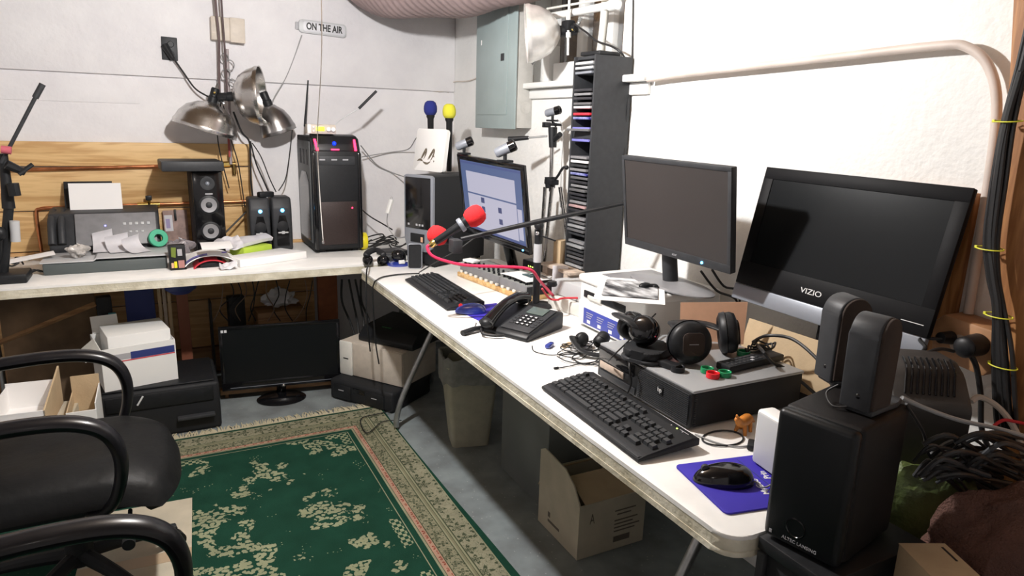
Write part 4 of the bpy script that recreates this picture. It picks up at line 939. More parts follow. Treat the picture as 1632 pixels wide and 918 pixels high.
def f(u, v):
    a = PI*(.16+.30*u); return (-.127*math.cos(a), -.0035+.03*v, .075*math.sin(a)-.0245+.0205)
MB(F).grid(f, 12, 2, thick=.001).out('blue_stripe', mat('violet_stripe', (.16, .15, .45), .6), t)
MB(F).box(.048, .07, -.004, .018, .074, .0755).out('blue_stamp', mat('blue_stamp', (.12, .08, .5), .6), t)
F = axes(tuple(PZ(322, 398, ZT+.105)), (1, .02, .0), (-.10, 1, .12)); sheet('paper_sheet', 'white note resting on top of the arched envelope', F, .135, .12, .004)
F = axes(tuple(PZ(360, 402, ZT+.05)), (1, .3, .1), (0, 1, .9)); sheet('crumpled_paper', 'crumpled greyish paper standing behind the note', F, .09, .085, .01, M['paper2'], wob=.04)
F = axes(tuple(PZ(352, 430, ZT+.006)), (1, .05, .02), (-.1, 1, .10)); sheet('crumpled_paper', 'crumpled white slip in front of the red and black cap', F, .075, .07, .01, M['paper2'], wob=.03)
F = axes(tuple(PZ(295, 418, ZT+.008)), (1, .1, .05), (-.1, 1, .25)); sheet('paper_sheet', 'white paper lying beside the black printed box', F, .12, .10, .008, M['paper'])
# stack right of it: envelope, lime pad, big white pad
zz = ZT+.002
t = thing('binder', 'closed white binder lying at the table edge before the gaming tower', 'binder', (-.33, 2.78, ZT))
A_ = PZ(383, 427, ZT); B_ = PZ(489, 412, ZT)
F = axes((A_.x, A_.y, ZT+.001), (B_-A_), (0, 0, 1)); F = F @ Matrix.Rotation(R(-90), 4, 'X')
wl = (B_-A_).length
MB(F).prism([(0, 0), (wl, 0), (wl-.05, .17), (.01, .13)], 0, .038, bev=.003).out('cover', M['paper'], t)
b = MB(F @ Matrix.Translation((.10, .15, .0)) @ Matrix.Rotation(R(8), 4, 'Z')); b.box(0, .17, 0, .12, 0, .062, .003); tag(b.out('notepad', M['lime']), 'lime green pad lying behind the white binder', 'notepad')
F = F @ Matrix.Translation((.03, .16, .084)) @ Matrix.Rotation(R(10), 4, 'Z')
sheet('paper_wad', 'grey-white folded papers lying on the lime green pad', F, .27, .13, .018, M['paper2'], wob=.02, th=.018)
cable('cord_bundle', 'dark tangled cord between the papers and the small speakers', [(-.50, 2.98, ZT+.01), (-.46, 2.95, ZT+.03), (-.42, 2.98, ZT+.02), (-.45, 3.02, ZT+.04), (-.49, 3.0, ZT+.02), (-.44, 2.93, ZT+.012)], .009, M['cable'])
cable('slanting_cable', 'brown cord slanting behind the small speakers', [PY(357, 373, 3.2), PY(375, 355, 3.22), PY(395, 335, 3.25)], .005, M['cable'])
# yellow tape roll right of tower
tag(MB(fr(.155, 2.985, ZT+.049, 0, 0, 90)).lathe([(.022, -.016), (.046, -.016), (.048, -.012), (.048, .012), (.046, .016), (.022, .016), (.020, 0), (.022, -.016)], n=44).out('tape_roll', M['yellow']), 'roll of bright yellow tape standing by the right side of the gaming tower', 'tape roll')
b = MB(); b.cyl((.16, 3.14, ZT+.001), (.16, 3.14, ZT+.09), .03, n=24); tag(b.out('round_pot', M['black']), 'small dark round pot behind the yellow tape roll', 'pot')

# ================================================================== things on the right table
def keyboard(label, F, L_, D_, keyz, wedge=.012, mt='blackm', cut=None, logo=False):
    """local x = depth away from the user, y = along the length, z up"""
    o0 = F @ Vector((D_/2, L_/2, 0)); t = thing('keyboard', label, 'keyboard', tuple(o0))
    b = MB(F); Mx = Matrix(((1, 0, 0, 0), (0, 0, 1, 0), (0, 1, 0, 0), (0, 0, 0, 1)))
    b.prism([(0, .003), (0, .011), (.022, .016), (D_-.022, .020+wedge), (D_, .016+wedge), (D_, .005+wedge*.6)], 0, L_, M=Mx, bev=.002); b.out('case', M[mt], t, ang=50)
    for y in (.05, L_-.07): MB(F).box(D_-.03, D_-.012, y, y+.02, 0, .012+wedge*.6, .002).out('foot', M['black'], t)
    sl = math.atan2(.004+wedge, D_-.044)
    K = F @ Matrix.Translation((.022, 0, .0165)) @ Matrix.Rotation(-sl, 4, 'Y')
    ku = (D_-.044-.006)/6.35; kl = (L_-.020)/22.6
    keys = []
    R0 = [1.25, 1.25, 1.25, 6.2, 1.25, 1.25, 1.25, 1.25]; R1 = [2.25]+[1]*10+[2.7]; R2 = [1.75]+[1]*11+[2.2]; R3 = [1.5]+[1]*12+[1.45]; R4 = [1]*13+[1.95]
    rows = [R0, R1, R2, R3, R4]
    for ri, rw in enumerate(rows):
        y = 0
        for w_ in rw: keys.append((ri*1.02, y, .92, w_)); y += w_
    for k in range(13): keys.append((5.35, [0, 2, 3, 4, 5, 6.5, 7.5, 8.5, 9.5, 11, 12, 13, 14][k], .8, 1))
    for y in (15.35, 16.35, 17.35): keys += [(0, y, .92, 1), (3.06, y, .92, 1), (4.08, y, .92, 1)]
    keys.append((1.02, 16.35, .92, 1))
    for r_ in range(1, 5):
        for c_ in range(4):
            if c_ == 3 and r_ in (2, 4): continue
            keys.append((r_*1.02, 18.7+c_*.97, .92, 1))
    keys.append((0, 18.7, .92, 1.97))
    keys = keys[:100]
    cache = {}
    for (x, y, dx, w_) in keys:
        kk = (round(w_, 2), dx)
        yy = L_-.010 - (y+w_)*kl
        X = .003 + x*ku
        if kk not in cache:
            b = MB(); lo = [(.0008, .0008), (dx*ku-.0008, .0008), (dx*ku-.0008, w_*kl-.0008), (.0008, w_*kl-.0008)]
            hi = [(.0028, .0022), (dx*ku-.0022, .0022), (dx*ku-.0022, w_*kl-.0022), (.0028, w_*kl-.0022)]
            vl = [b.bm.verts.new((a, c, -.001)) for a, c in lo]; vh = [b.bm.verts.new((a, c, keyz)) for a, c in hi]
            b.bm.faces.new(vh); b.bm.faces.new(vl[::-1])
            for i in range(4): b.bm.faces.new((vl[i], vl[(i+1) % 4], vh[(i+1) % 4], vh[i]))
            for v in b.bm.verts: v.co = K.to_3x3() @ v.co
            me = bpy.data.meshes.new('key'); bmesh.ops.recalc_face_normals(b.bm, faces=b.bm.faces[:]); b.bm.to_mesh(me); b.bm.free(); me.materials.append(M['black'] if mt == 'char' else M['keycap']); cache[kk] = me
        o = bpy.data.objects.new('key', cache[kk]); COL.objects.link(o); o.parent = t; o.location = (K @ Vector((X, yy, 0))) - WM[t].translation
    return t, K
M['keycap'] = mat('keycap_plastic', (.030, .032, .035), .5, var=.1)
KF = fr(.0247, .3009, ZT, -2.2)
t, K = keyboard('full-size black keyboard at the near edge of the right table', KF, .455, .168, .0075, .014)
b = MB(KF); b.box(.001, .020, .004, .450, .0105, .0145, .002); b.out('palm_strip', M['char'], t)
for i, y in enumerate((.035, .055, .075)): MB(KF).sph((.146, y, .0335), .0022).out('status_light', M['ledgreen'] if i == 1 else M['greyprint'], t)
MB(KF).box(.150, .152, .02, .05, .0325, .0335).out('badge', M['greyprint'], t)
KF2 = fr(.103, 1.600, ZT, -1.5)
t, K2 = keyboard('black ergonomic-looking keyboard further back, in front of the mixer', KF2, .545, .160, .0085, .010, 'black')
# phone
P0 = Vector((.205, 1.135, ZT)); F = fr(P0.x, P0.y, ZT, 26)
t = thing('desk_phone', 'black corded desk phone with handset and number keys in the middle of the right table', 'telephone', (.30, 1.27, ZT))
Fp = F @ Matrix.Rotation(R(0), 4, 'Z')
b = MB(Fp); Mx = Matrix(((1, 0, 0, 0), (0, 0, 1, 0), (0, 1, 0, 0), (0, 0, 0, 1)))
b.prism([(0, 0), (-.004, .012), (.012, .024), (.190, .068), (.225, .060), (.225, 0)], 0, .205, M=Mx, bev=.006); b.out('base', M['black'], t, ang=50)
sl = math.atan2(.044, .178)
S = Fp @ Matrix.Translation((.012, 0, .0245)) @ Matrix.Rotation(-sl, 4, 'Y')
MB(S).box(.006, .178, .006, .128, 0, .004, .003).out('keypad_plate', M['char'], t)
for i in range(4):
    for j in range(3):
        kx = .040+.0185*i; ky = .034+.021*j
        ko = MB(S).box(kx, kx+.012, ky, ky+.015, .004, .008, .002).out('key', M['black'], t)
        MB(S).box(kx+.003, kx+.009, ky+.003, ky+.011, .008, .0083).out('key_print', M['whiteprint'], ko)
for i in range(4):
    MB(S).box(.040+.0185*i, .050+.0185*i, .100, .116, .004, .007, .002).out('side_key', M['char'], t)
    MB(S).box(.040+.0185*i, .048+.0185*i, .012, .026, .004, .007, .002).out('side_key', M['char'], t)
MB(S).box(.122, .172, .028, .100, .004, .009, .002).out('display', mat('grey_green_lcd', (.10, .13, .12), .25), t)
hb = [(-.012, .168, .034), (.03, .168, .058), (.10, .168, .088), (.17, .168, .098), (.215, .168, .088)]
b = MB(); b.tube([Fp @ Vector(p) for p in hb], lambda q: .017+.009*abs(2*q-1)**2, 18, 8, flat=(1.25, .85)); b.out('handset', M['gloss'], t)
MB(Fp).sph((-.004, .168, .040), .026, (1.15, 1.05, .72)).out('earpiece', M['black'], t)
MB(Fp).sph((.205, .168, .085), .027, (1.1, 1.05, .72)).out('mouthpiece', M['black'], t)
cable('phone_cable', 'short curly cord tucked beside the desk phone', [Fp @ Vector(p) for p in ((-.03, .175, .02), (-.05, .15, .012), (-.035, .11, .010), (-.012, .09, .010))], .005, M['cable'])
# folding knife / lighter
a_ = PZ(737, 531, ZT+.010); c_ = PZ(776, 521, ZT+.010); e_ = PZ(785, 517, ZT+.008)
t = thing('pocket_tool', 'black curved pocket tool with a silver tip lying before the desk phone', 'tool', (a_.x, a_.y, ZT))
m_ = (a_+c_)/2 + Vector((.004, -.008, .002)); m_ = (a_+c_)*.5+Vector((0, 0, .004))
b = MB(); b.tube([a_, a_*.7+c_*.3+Vector((-.004, 0, .002)), m_, c_], lambda q: .0115-.002*q, 14, 6, flat=(1, .85)); b.out('handle', M['black'], t)
b = MB(); b.tube([m_+Vector((0, 0, .006)), m_+Vector((.008, .012, .010)), m_+Vector((.012, .016, .016))], .003, 8); b.out('clip', M['steel'], t)
b = MB(); b.cyl(c_, e_, .008, .0065, 12); b.out('tip', M['chrome'], t)
# far mouse pad and mouse
tag(MB(fr(.165, 1.405, ZT, 6)).box(0, .19, -.02, .21, .0005, .0035, .001).out('mouse_pad', M['blue']), 'blue mouse pad half hidden behind the desk phone', 'mouse pad')
def mouse(label, F, s, mt, mt2, cablepts=None):
    t = thing('computer_mouse', label, 'mouse', tuple(F.translation))
    def g(u, v):
        a = 2*PI*u; ph = PI/2*v; c_ = math.cos(ph); 
        x = .060*s*math.cos(a)*c_**.7*(1); y = .033*s*math.sin(a)*c_**.7*(1-.12*math.cos(a))
        return (x-.004, y, .001+.034*s*math.sin(ph)*(1-.20*math.cos(a)*c_))
    b = MB(F); b.grid(g, 36, 14); bmesh.ops.remove_doubles(b.bm, verts=b.bm.verts, dist=.0002); b.out('shell', mt, t, ang=70)
    b = MB(F); b.cyl((.034*s, -.004, .0265*s), (.034*s, .004, .0265*s), .008*s, n=16); b.out('scroll_wheel', mt2, t)
    MB(F).box(.012*s, .056*s, -.0007, .0007, .012*s, .0315*s).out('button_seam', M['black'], t) if False else None
    return t
p = PZ(748, 499, ZT+.004)
mouse('glossy blue computer mouse on the far blue mouse pad', fr(p.x+.005, p.y+.01, ZT+.004, 160), 1.0, M['bluegloss'], M['red'])
# mixer
A_ = Vector((.385, 2.165)); B_ = Vector((.452, 1.610)); d = (A_-B_).normalized()
F = axes((B_.x, B_.y, ZT), (d.x, d.y, 0), (-.0, 0, 1)); F = Matrix(((d.y, d.x, 0, B_.x), (-d.x, d.y, 0, B_.y), (0, 0, 1, ZT), (0, 0, 0, 1)))   # x depth to wall, y along
LM = (A_-B_).length
t = thing('mixer', 'long grey audio mixer on a wooden base with rows of knobs before the lit monitor', 'audio mixer', (.47, 1.88, ZT))
MB(F).box(0, .175, 0, LM, .001, .022, .003).out('wooden_base', M['pine'], t)
MB(F).box(.012, .170, .004, LM-.004, .0225, .062, .003).out('chassis', M['grey'], t)
MB(F).box(.012, .170, .0015, .0055, .024, .061, .001).out('side_cheek', M['char'], t)
MB(F).box(.016, .166, .012, LM-.012, .0615, .064, .001).out('top_plate', mat('mixer_grey', (.26, .27, .26), .5), t)
nk = 0
for i in range(13):
    y = .03+i*(LM-.06)/12
    for x in ((.028, .052, .078) if i % 1 == 0 else ()):
        MB(F).cyl((x, y, .064), (x, y, .076), .0062, .005, 10).out('knob', M['black'], t); nk += 1
for i in range(12):
    y = .035+i*(LM-.07)/11
    MB(F).box(.002, .012, y, y+.018, .022, .034, .002).out('fader_cap', M['offwhite'], t)
for y in (.10,): sheet('paper_sheet', 'white printed papers lying on the near end of the mixer', F @ Matrix.Translation((.02, .02, .0785)), .17, .20, .004)
tag(MB(F).box(.075, .125, .07, .13, .0835, .0875, .001).out('picture_card', mat('dark_photo', (.05, .10, .11), .4, var=.6, vs=60)), 'tiny dark picture lying on the papers on the mixer', 'card')
sheet('paper_strip', 'narrow curled white strip on the papers on the mixer', F @ Matrix.Translation((.14, .02, .085)) @ Matrix.Rotation(R(25), 4, 'Z'), .028, .11, .012)
p = PZ(744, 414, .81); tag(MB(fr(.43, 2.10, ZT+.0785, 20)).box(-.025, .025, -.035, .035, 0, .012, .003).out('white_box', M['paper']), 'small white packet lying on the far end of the mixer', 'packet')
# black device with lights behind the mixer, under the monitor
t = thing('audio_interface', 'black box with tiny green lights behind the mixer', 'electronics', (.66, 1.70, ZT))
F3 = F @ Matrix.Translation((.19, .06, 0))
MB(F3).box(0, .05, 0, .23, 0, .115, .004).out('housing', M['black'], t)
for i in range(6): MB(F3).box(-.001, .001, .10+.016*i, .105+.016*i, .088, .093).out('status_light', M['ledgreen'], t)
# tall cardboard strip and white panel between monitor and tripod
c = PZ(872, 470, ZT)
tag(MB(fr(.672, 1.70, ZT, 20)).box(-.028, .028, -.02, .02, 0.001, .235, .002).out('cardboard_tube', M['tan']), 'narrow upright brown cardboard carton behind the microphone stand', 'box')
tag(MB(fr(.60, 1.575, ZT, -25)).box(-.035, .03, .001, .006, 0.001, .15, .002).out('white_card', M['paper2']), 'pale upright card beside the microphone stand', 'card')
# webcams
def webcam(label, pc, dirv, s=1.0, on=None, mt='silver'):
    ax = Vector(dirv).normalized(); c = Vector(pc); Q = Matrix.Translation(c) @ ax.to_track_quat('Z', 'Y').to_matrix().to_4x4()
    t = thing('webcam', label, 'webcam', (c.x, c.y, c.z-.03))
    b = MB(Q); b.lathe([(0, -.035*s), (.012*s, -.034*s), (.016*s, -.028*s), (.017*s, .018*s)], n=24); b.out('barrel', M[mt], t)
    b = MB(Q); b.lathe([(.018*s, .012*s), (.0185*s, .032*s), (.015*s, .036*s), (.009*s, .030*s), (0, .029*s)], n=24); b.out('lens_ring', M['gloss'], t)
    b = MB(); b.cyl(c-Vector((0, 0, .014*s)), c-Vector((0, 0, .034*s)), .006*s, n=12); b.box(-.022*s, .022*s, -.018*s, .018*s, -.041*s, -.033*s, .003, M=Matrix.Translation(c)); b.out('mount', M['black'], t)
    return t
pt = MONF @ Vector((.045, MONH, -.01)); webcam('silver webcam on the far corner of the lit monitor', (pt.x, pt.y, pt.z+.046), (.75, -.45, .38), 1.15)
pt = MONF @ Vector((MONW-.15, MONH, -.01)); webcam('silver webcam near the middle of the lit monitor top edge', (pt.x, pt.y, pt.z+.050), (.75, -.45, .42), 1.3)
# tripod with webcam
t = thing('camera_tripod', 'silver and black camera tripod standing against the wall beside the disc tower', 'tripod', (.74, 1.93, ZT))
TX, TY = .742, 1.925
def TP(px, py): return PX(px, py, TX)
top = TP(881, 205)
tt = lambda px, py: tuple(Vector((TX, TP(px, py).y, TP(px, py).z)))
b = MB(); b.cyl(tt(878, 305), tt(880, 232), .0095, n=16); b.out('centre_column', M['alu'], t)
b = MB(); b.cyl(tt(877, 300), tt(877, 282), .022, .026, 18); b.box(-.02, .02, -.034, .034, -.012, .012, .004, M=Matrix.Translation(tt(879, 290))); b.out('collar', M['black'], t)
for px0, px1, dxy in ((869, 862, (-.01, 0)), (893, 903, (.03, .0)), (880, 873, (-.025, .0))):
    a_ = Vector(tt(px0, 298)); yy = TP(px1, 470).y
    MB().cyl(a_, (TX+dxy[0]*1.3, yy, ZT+.012), .0095, .0075, 14).out('leg', M['alu'], t)
    MB().sph((TX+dxy[0]*1.3, yy, ZT+.010), .0100).out('rubber_foot', M['black'], t)
b = MB(); b.cyl(tt(881, 235), tt(881, 203), .017, .021, 18); b.cyl(tt(884, 222), tt(893, 214), .012, n=12); b.box(-.025, .025, -.036, .036, -.005, .007, .003, M=Matrix.Translation(tt(882, 199))); b.box(-.02, .02, -.008, .008, -.012, .012, .003, M=Matrix.Translation(tt(871, 199))); b.out('pan_head', M['black'], t)
b = MB(); b.cyl(tt(872, 217), PX(842, 219.5, TX-.06), .0045, n=10); b.out('pan_rod', M['steel'], t)
b = MB(); b.cyl(PX(842, 219.5, TX-.06), PX(811, 222, TX-.12), .009, .013, 14); b.out('pan_grip', M['black'], t)
b = MB(); b.tube([tt(879, 292), tt(888, 282), tt(897, 268), tt(902, 267)], .006, 10); b.sph(tt(903, 267), .010); b.out('crank', M['black'], t)
wc = Vector(tt(881, 178)); webcam('grey webcam perched on top of the tripod', tuple(wc), (.55, -.75, .25), 1.05, mt='silver')
cable('webcam_bracket', 'curved black bracket holding the webcam over the tripod', [wc+Vector((0, 0, -.047)), wc+Vector((.0, -.02, -.052)), wc+Vector((0, -.030, -.062)), Vector(tt(886, 196))], .005, M['black'], cat='bracket')
cable('webcam_cable', 'thin cable hanging down from the tripod webcam', [tt(888, 190), tt(896, 200), tt(897, 230), tt(895, 260), tt(894, 290), tt(893, 330)], .0016, M['greycable'])
tag(MB().cyl(tt(862, 170), tt(862, 171.5), .001).cyl((TX-.02, 1.93, ZT+.005), (TX-.021, 1.93, ZT+.006), .001).out('speck', M['black']), 'speck', 'speck') if False else None
# microphone stand with boom
pb = Vector((.459, 1.529, ZT)); pt_ = Vector((.50, 1.605, 1.065))
t = thing('microphone_stand', 'black microphone stand with a long boom reaching behind the black monitor', 'microphone stand', (pb.x, pb.y+.001, ZT))
MB(Matrix.Translation((pb.x+.02, pb.y, ZT))).lathe([(0, 0), (.052, 0), (.052, .008), (.045, .014), (.02, .020), (0, .020)], n=36).out('base', M['black'], t)
MB().cyl((pb.x, pb.y, ZT+.015), (pb.x, pb.y, .93), .0145, n=20).out('tube', M['black'], t)
MB().cyl((pb.x, pb.y, .925), (pb.x, pb.y, .998), .0165, n=24).out('chrome_sleeve', M['lgrey'], t)
b = MB(); b.cyl((pb.x, pb.y, .996), (pb.x, pb.y, 1.055), .014, .016, 16); b.sph((pb.x-.006, pb.y-.012, 1.072), .019, (1, 1, 1)); b.cyl((pb.x-.02, pb.y-.02, 1.04), (pb.x+.05, pb.y-.05, 1.015), .003, n=8); b.out('clutch', M['black'], t)
b = MB(); b.sph((pb.x-.02, pb.y-.025, 1.045), .008); b.out('wing_screw', M['chrome'], t)
b0 = dep(735, 381, 2.50); bm_ = dep(858, 353, 2.50); b1 = dep(992, 325, 2.47)
MB().cyl(b0, bm_, .0085, .0095, 14).cyl(bm_, b1+(b1-bm_)*.12, .0095, .0065, 14).out('boom', M['black'], t)
MB().box(-.02, .02, -.03, .02, -.02, .03, .006, M=Matrix.Translation(b0+Vector((-.02, .01, -.03)))).out('counter_joint', M['char'], t)
# boom microphones with red foam
mc = dep(757, 344, 2.40); me_ = dep(692, 387, 2.40)
t, FM, ln = microphone('red foam-topped microphone angled upwards on the boom', None, mc, .037, me_, .017, capm='redfoam', squash=1.0)
MB(FM).lathe([(.024, .050), (.026, .055), (.026, .062), (.024, .066)], n=28).out('ring', M['silver'], t)
MB(FM).lathe([(.010, ln-.010), (.013, ln-.004), (.013, ln+.010), (.010, ln+.018)], n=20).out('plug_collar', M['brass'], t)
mc2 = dep(697, 375, 2.52); me2 = dep(728, 388, 2.56)
microphone('second red foam-topped microphone hanging behind the boom microphone tail', None, mc2, .036, me2, .017, capm='redfoam', squash=1.0)
a_ = me_ + (me_-mc).normalized()*.016
cable('microphone_cable', 'bright red microphone cable looping from the boom microphone to the stand', [a_, dep(681, 394, 2.40), dep(688, 407, 2.40), dep(710, 416, 2.41), dep(745, 423, 2.43), dep(800, 425, 2.46), dep(835, 427, 2.48), dep(850, 433, 2.49), dep(860, 447, 2.54), (.52, 1.50, ZT+.05)], .0058, M['redcable'])
# clutter behind: white boxes with red cable, small black knob, ledge plank
F = fr(.545, 1.315, ZT, 12)
tag(MB(F).box(0, .20, 0, .20, .001, .050, .003).out('flat_box', M['offwhite']), 'flat white box at the bottom of the pile below the disc tower', 'box')
tag(MB(fr(.555, 1.33, ZT+.052, 6)).box(0, .19, 0, .19, .001, .062, .004).out('flat_box', M['lgrey']), 'grey-white flat box on top of the pile below the disc tower', 'box')
cable('red_cable', 'thin red cord draped across the pile of flat boxes', [PZ(864, 460, ZT+.12), PZ(875, 475, ZT+.075), PZ(888, 478, ZT+.070), PZ(905, 475, ZT+.068), (.72, 1.30, ZT+.066)], .004, M['redp'])
p = PZ(880, 452, ZT+.125); tag(MB(Matrix.Translation((p.x, p.y, ZT+.116))).lathe([(0, 0), (.018, 0), (.020, .006), (.017, .018), (0, .020)], n=20).out('round_dial', M['black']), 'small black round knob sitting on the grey-white flat box', 'knob')
tag(MB(fr(.60, 1.515, ZT+.0, 0)).box(-.01, .066, -.02, .22, .125, .137, .002).box(-.008, .064, .16, .20, .001, .126, .002).box(-.008, .064, 0, .03, .001, .126, .002).out('small_shelf', M['dwood']), 'small weathered wooden shelf at the foot of the disc tower', 'shelf')
# white printer
PX0, PX1, PY0, PY1, PH = .478, .812, .885, 1.262, .193
t = thing('laser_printer', 'white printer with a blue label standing against the right wall', 'printer', ((PX0+PX1)/2, (PY0+PY1)/2, ZT))
MB().box(PX0+.012, PX1, PY0, PY1, ZT+.004, ZT+PH-.014, .010, 3).out('body', M['white'], t)
MB().box(PX0+.004, PX1-.005, PY0-.004, PY1+.004, ZT+PH-.028, ZT+PH, .009, 3).out('scanner_lid', M['white'], t)
MB().box(PX0+.07, PX1-.04, PY0+.05, PY1-.05, ZT+PH, ZT+PH+.003, .002).out('lid_panel', M['grey'], t)
MB().box(PX0, PX0+.014, PY0+.01, PY1-.012, ZT+.012, ZT+.100, .005).out('paper_tray', M['white'], t)
MB().box(PX0+.008, PX0+.016, PY0+.10, PY1-.03, ZT+.112, ZT+.138, .003).out('paper_slot', M['black'], t)
MB().box(PX0+.004, PX0+.014, PY0+.235, PY1-.06, ZT+.110, ZT+.126, .003).out('slot_tab', M['offwhite'], t)
lb = MB().box(PX0-.0008, PX0+.0005, PY0+.07, PY1-.05, ZT+.020, ZT+.078, .0003).out('blue_label', mat('label_blue', (.05, .07, .36), .5), t)
for i in range(4):
    y0_ = PY1-.065-.066*i
    for k in range(3): MB().box(PX0-.0014, PX0-.0007, y0_-.046+.006*k, y0_-.004, ZT+.062-.008*k, ZT+.0645-.008*k).out('print_line', M['greyprint'], lb)
    MB().box(PX0-.0014, PX0-.0007, y0_-.030, y0_-.010, ZT+.026, ZT+.038).out('print_icon', M['whiteprint'], lb)
# photo print on it
A_ = PZ(945, 478, ZT+PH+.006); B_ = PZ(1060, 487, ZT+PH+.006); C_ = PZ(1083, 448, ZT+PH+.010)
F = axes((A_.x, A_.y, ZT+PH+.0085), (B_-A_)*Vector((1, 1, 0)) if False else Vector((B_.x-A_.x, B_.y-A_.y, 0)), Vector((C_.x-B_.x, C_.y-B_.y, 0)))
wp = math.hypot(B_.x-A_.x, B_.y-A_.y); hp = math.hypot(C_.x-B_.x, C_.y-B_.y)
ph = sheet('photo_print', 'large black and white landscape photograph lying curled on the white printer', F, wp, hp*.95, .001)
mph = mat('monochrome_landscape', (.45, .45, .45), .35, var=.0, vs=14); nt = mph.node_tree
n = nt.nodes.new('ShaderNodeTexNoise'); n.inputs['Scale'].default_value = 22; n.inputs['Detail'].default_value = 7; g = nt.nodes.new('ShaderNodeNewGeometry')
mp = nt.nodes.new('ShaderNodeMapping'); mp.inputs['Scale'].default_value = (1.2, .5, 1); nt.links.new(g.outputs['Position'], mp.inputs[0]); nt.links.new(mp.outputs[0], n.inputs['Vector'])
r = nt.nodes.new('ShaderNodeValToRGB'); r.color_ramp.elements[0].position = .42; r.color_ramp.elements[0].color = (.03, .03, .035, 1); r.color_ramp.elements[1].position = .62; r.color_ramp.elements[1].color = (.65, .66, .68, 1)
nt.links.new(n.outputs['Fac'], r.inputs[0]); nt.links.new(r.outputs[0], nt.nodes['Principled BSDF'].inputs['Base Color'])
sheet('picture', None, F @ Matrix.Translation((wp*.10, hp*.14, .0045)), wp*.80, hp*.66, .0008, mph, parent=ph)
tag(MB(Matrix.Translation((.54, .955, ZT+PH+.004))).sph((0, 0, .012), .016, (1.5, .9, .75)).sph((.03, -.012, .010), .012, (1, 1, .8)).cyl((0, 0, .012), (.03, -.012, .012), .008).out('clip_light', M['black']), 'small black lumpy clip lying on the printer beside the monitor foot', 'clip')
for k, (a, c_) in enumerate((((1117, 432), (1175, 482)), ((1135, 430), (1180, 470)))):
    cable('monitor_cable', 'black cable dropping from the back of the black monitor behind the printer', [PX(a[0], a[1], .70), PX((a[0]+c_[0])/2-4, (a[1]+c_[1])/2+6, .76), PX(c_[0], c_[1], .80), (.835, .86, ZT+.02)], .004, M['cable'], grp='cables hanging behind the black monitor')
# cardboard sheet under the television
F = axes(tuple(PX(1205, 580, .70)), (0, -1, -.02), (.12, 0, 1))
A_ = PZ(1195, 595, ZT+.002); B_ = PZ(1345, 640, ZT+.002)
F = axes((.665, .66, ZT+.002), (.03, -1, 0), (.28, 0, 1))
tag(MB(F).box(0, .36, 0, .165, -.004, 0, .001).out('cardboard_sheet', M['tan']), 'brown cardboard sheet leaning under the large television', 'cardboard')
F = axes((.640, .80, ZT+.002), (-.05, -1, 0), (.25, 0, 1))
# small desktop computer
DX, DY = .238, .382
DF = fr(DX, DY, ZT, -1.0)
t = thing('desktop_computer', 'flat black desktop computer with a grey top lying in front of the large television', 'computer', (DX+.19, DY+.2, ZT))
MB(DF).box(.010, .378, .001, .395, .006, .096, .003).out('case', M['blackm'], t)
MB(DF).box(.004, .380, -.002, .399, .0955, .1035, .003).out('top_cover', mat('grey_top_enamel', (.36, .37, .38), .4, .2), t)
b = MB(DF)
b.box(0, .012, 0, .398, .006, .0965, .004); b.out('front_bezel', M['black'], t)
for i in range(17): MB(DF).box(-.0022, .0005, .006, .205, .012+.0049*i, .0143+.0049*i).out('grille_slat', M['char'], t)
for i in range(17): MB(DF).box(.013, .020, -.0012, .0012, .012+.0049*i, .0143+.0049*i).out('side_slat', M['char'], t)
MB(DF).box(-.0020, .0005, .225, .392, .060, .092, .002).out('drive_bay', M['gloss'], t)
MB(DF).box(-.0030, .0, .270, .385, .036, .056, .002).out('card_slot_cover', M['dwood'], t)
MB(DF).box(-.0025, .0, .215, .385, .010, .030, .002).out('lower_bay', M['char'], t)
MB(DF).box(-.0040, -.0018, .100, .124, .054, .078, .002).out('badge_plate', M['black'], t)
Bf = DF @ Matrix(((0, 0, -1, -.0042), (-1, 0, 0, .112), (0, 1, 0, .066), (0, 0, 0, 1)))
text('brand_badge', 'hp', Bf, .017, M['whiteprint'], t)
for x in (.03, .34):
    for y in (.03, .36): MB(DF).cyl((x, y, 0), (x, y, .007), .012, n=14).out('foot', M['black'], t)
DT = ZT+.1040
# tablet pad, headphones, rings, remotes on the desktop computer
def headphones(label, cA, cB, nA, nB, r, arch_up, mt='gloss', pads='black', arch_r=.011, arch_mid=None, emblem=True, scale=1):
    cA, cB = Vector(cA), Vector(cB); t = thing('headphones', label, 'headphones', (cA.x, cA.y, min(cA.z, cB.z)-r))
    for c, nv in ((cA, nA), (cB, nB)):
        Q = Matrix.Translation(c) @ Vector(nv).normalized().to_track_quat('Z', 'X').to_matrix().to_4x4()
        cup = MB(Q); cup.lathe([(0, .022), (r*.45, .0225), (r*.62, .020), (r*.92, .014), (r*1.0, .002), (r*.98, -.010), (0, -.010)], n=40); cu = cup.out('ear_cup', M[mt], t, ang=50)
        pd = MB(Q); pd.tube([(r*.74*math.cos(a), r*.80*math.sin(a), -.016) for a in [2*PI*k/16 for k in range(16)]], .0125*scale, 12, 3, closed=True) if False else None
        b = MB(Q); b.lathe([(r*.45, -.012), (r*.50, -.026), (r*.74, -.032), (r*.98, -.026), (r*1.02, -.012)], n=40); b.out('ear_pad', M[pads], t, ang=70)
        if emblem:
            b = MB(Q); b.prism(rrect(-r*.52, r*.52, -r*.50, r*.50, r*.22, 5), .020, .0245, bev=.002); b.out('cup_plate', M['grille'], t)
            b = MB(Q); b.box(-.0008, .0008, -r*.22, r*.22, .0245, .0252); b.out('emblem', M['greyprint'], t)
    b = MB(); b.tube([cA, *[Vector(p) for p in arch_up], cB], lambda q: arch_r*(1+.35*math.sin(PI*q)), 14, 8, flat=(1.7, .55)); b.out('headband', M['black'], t)
    return t
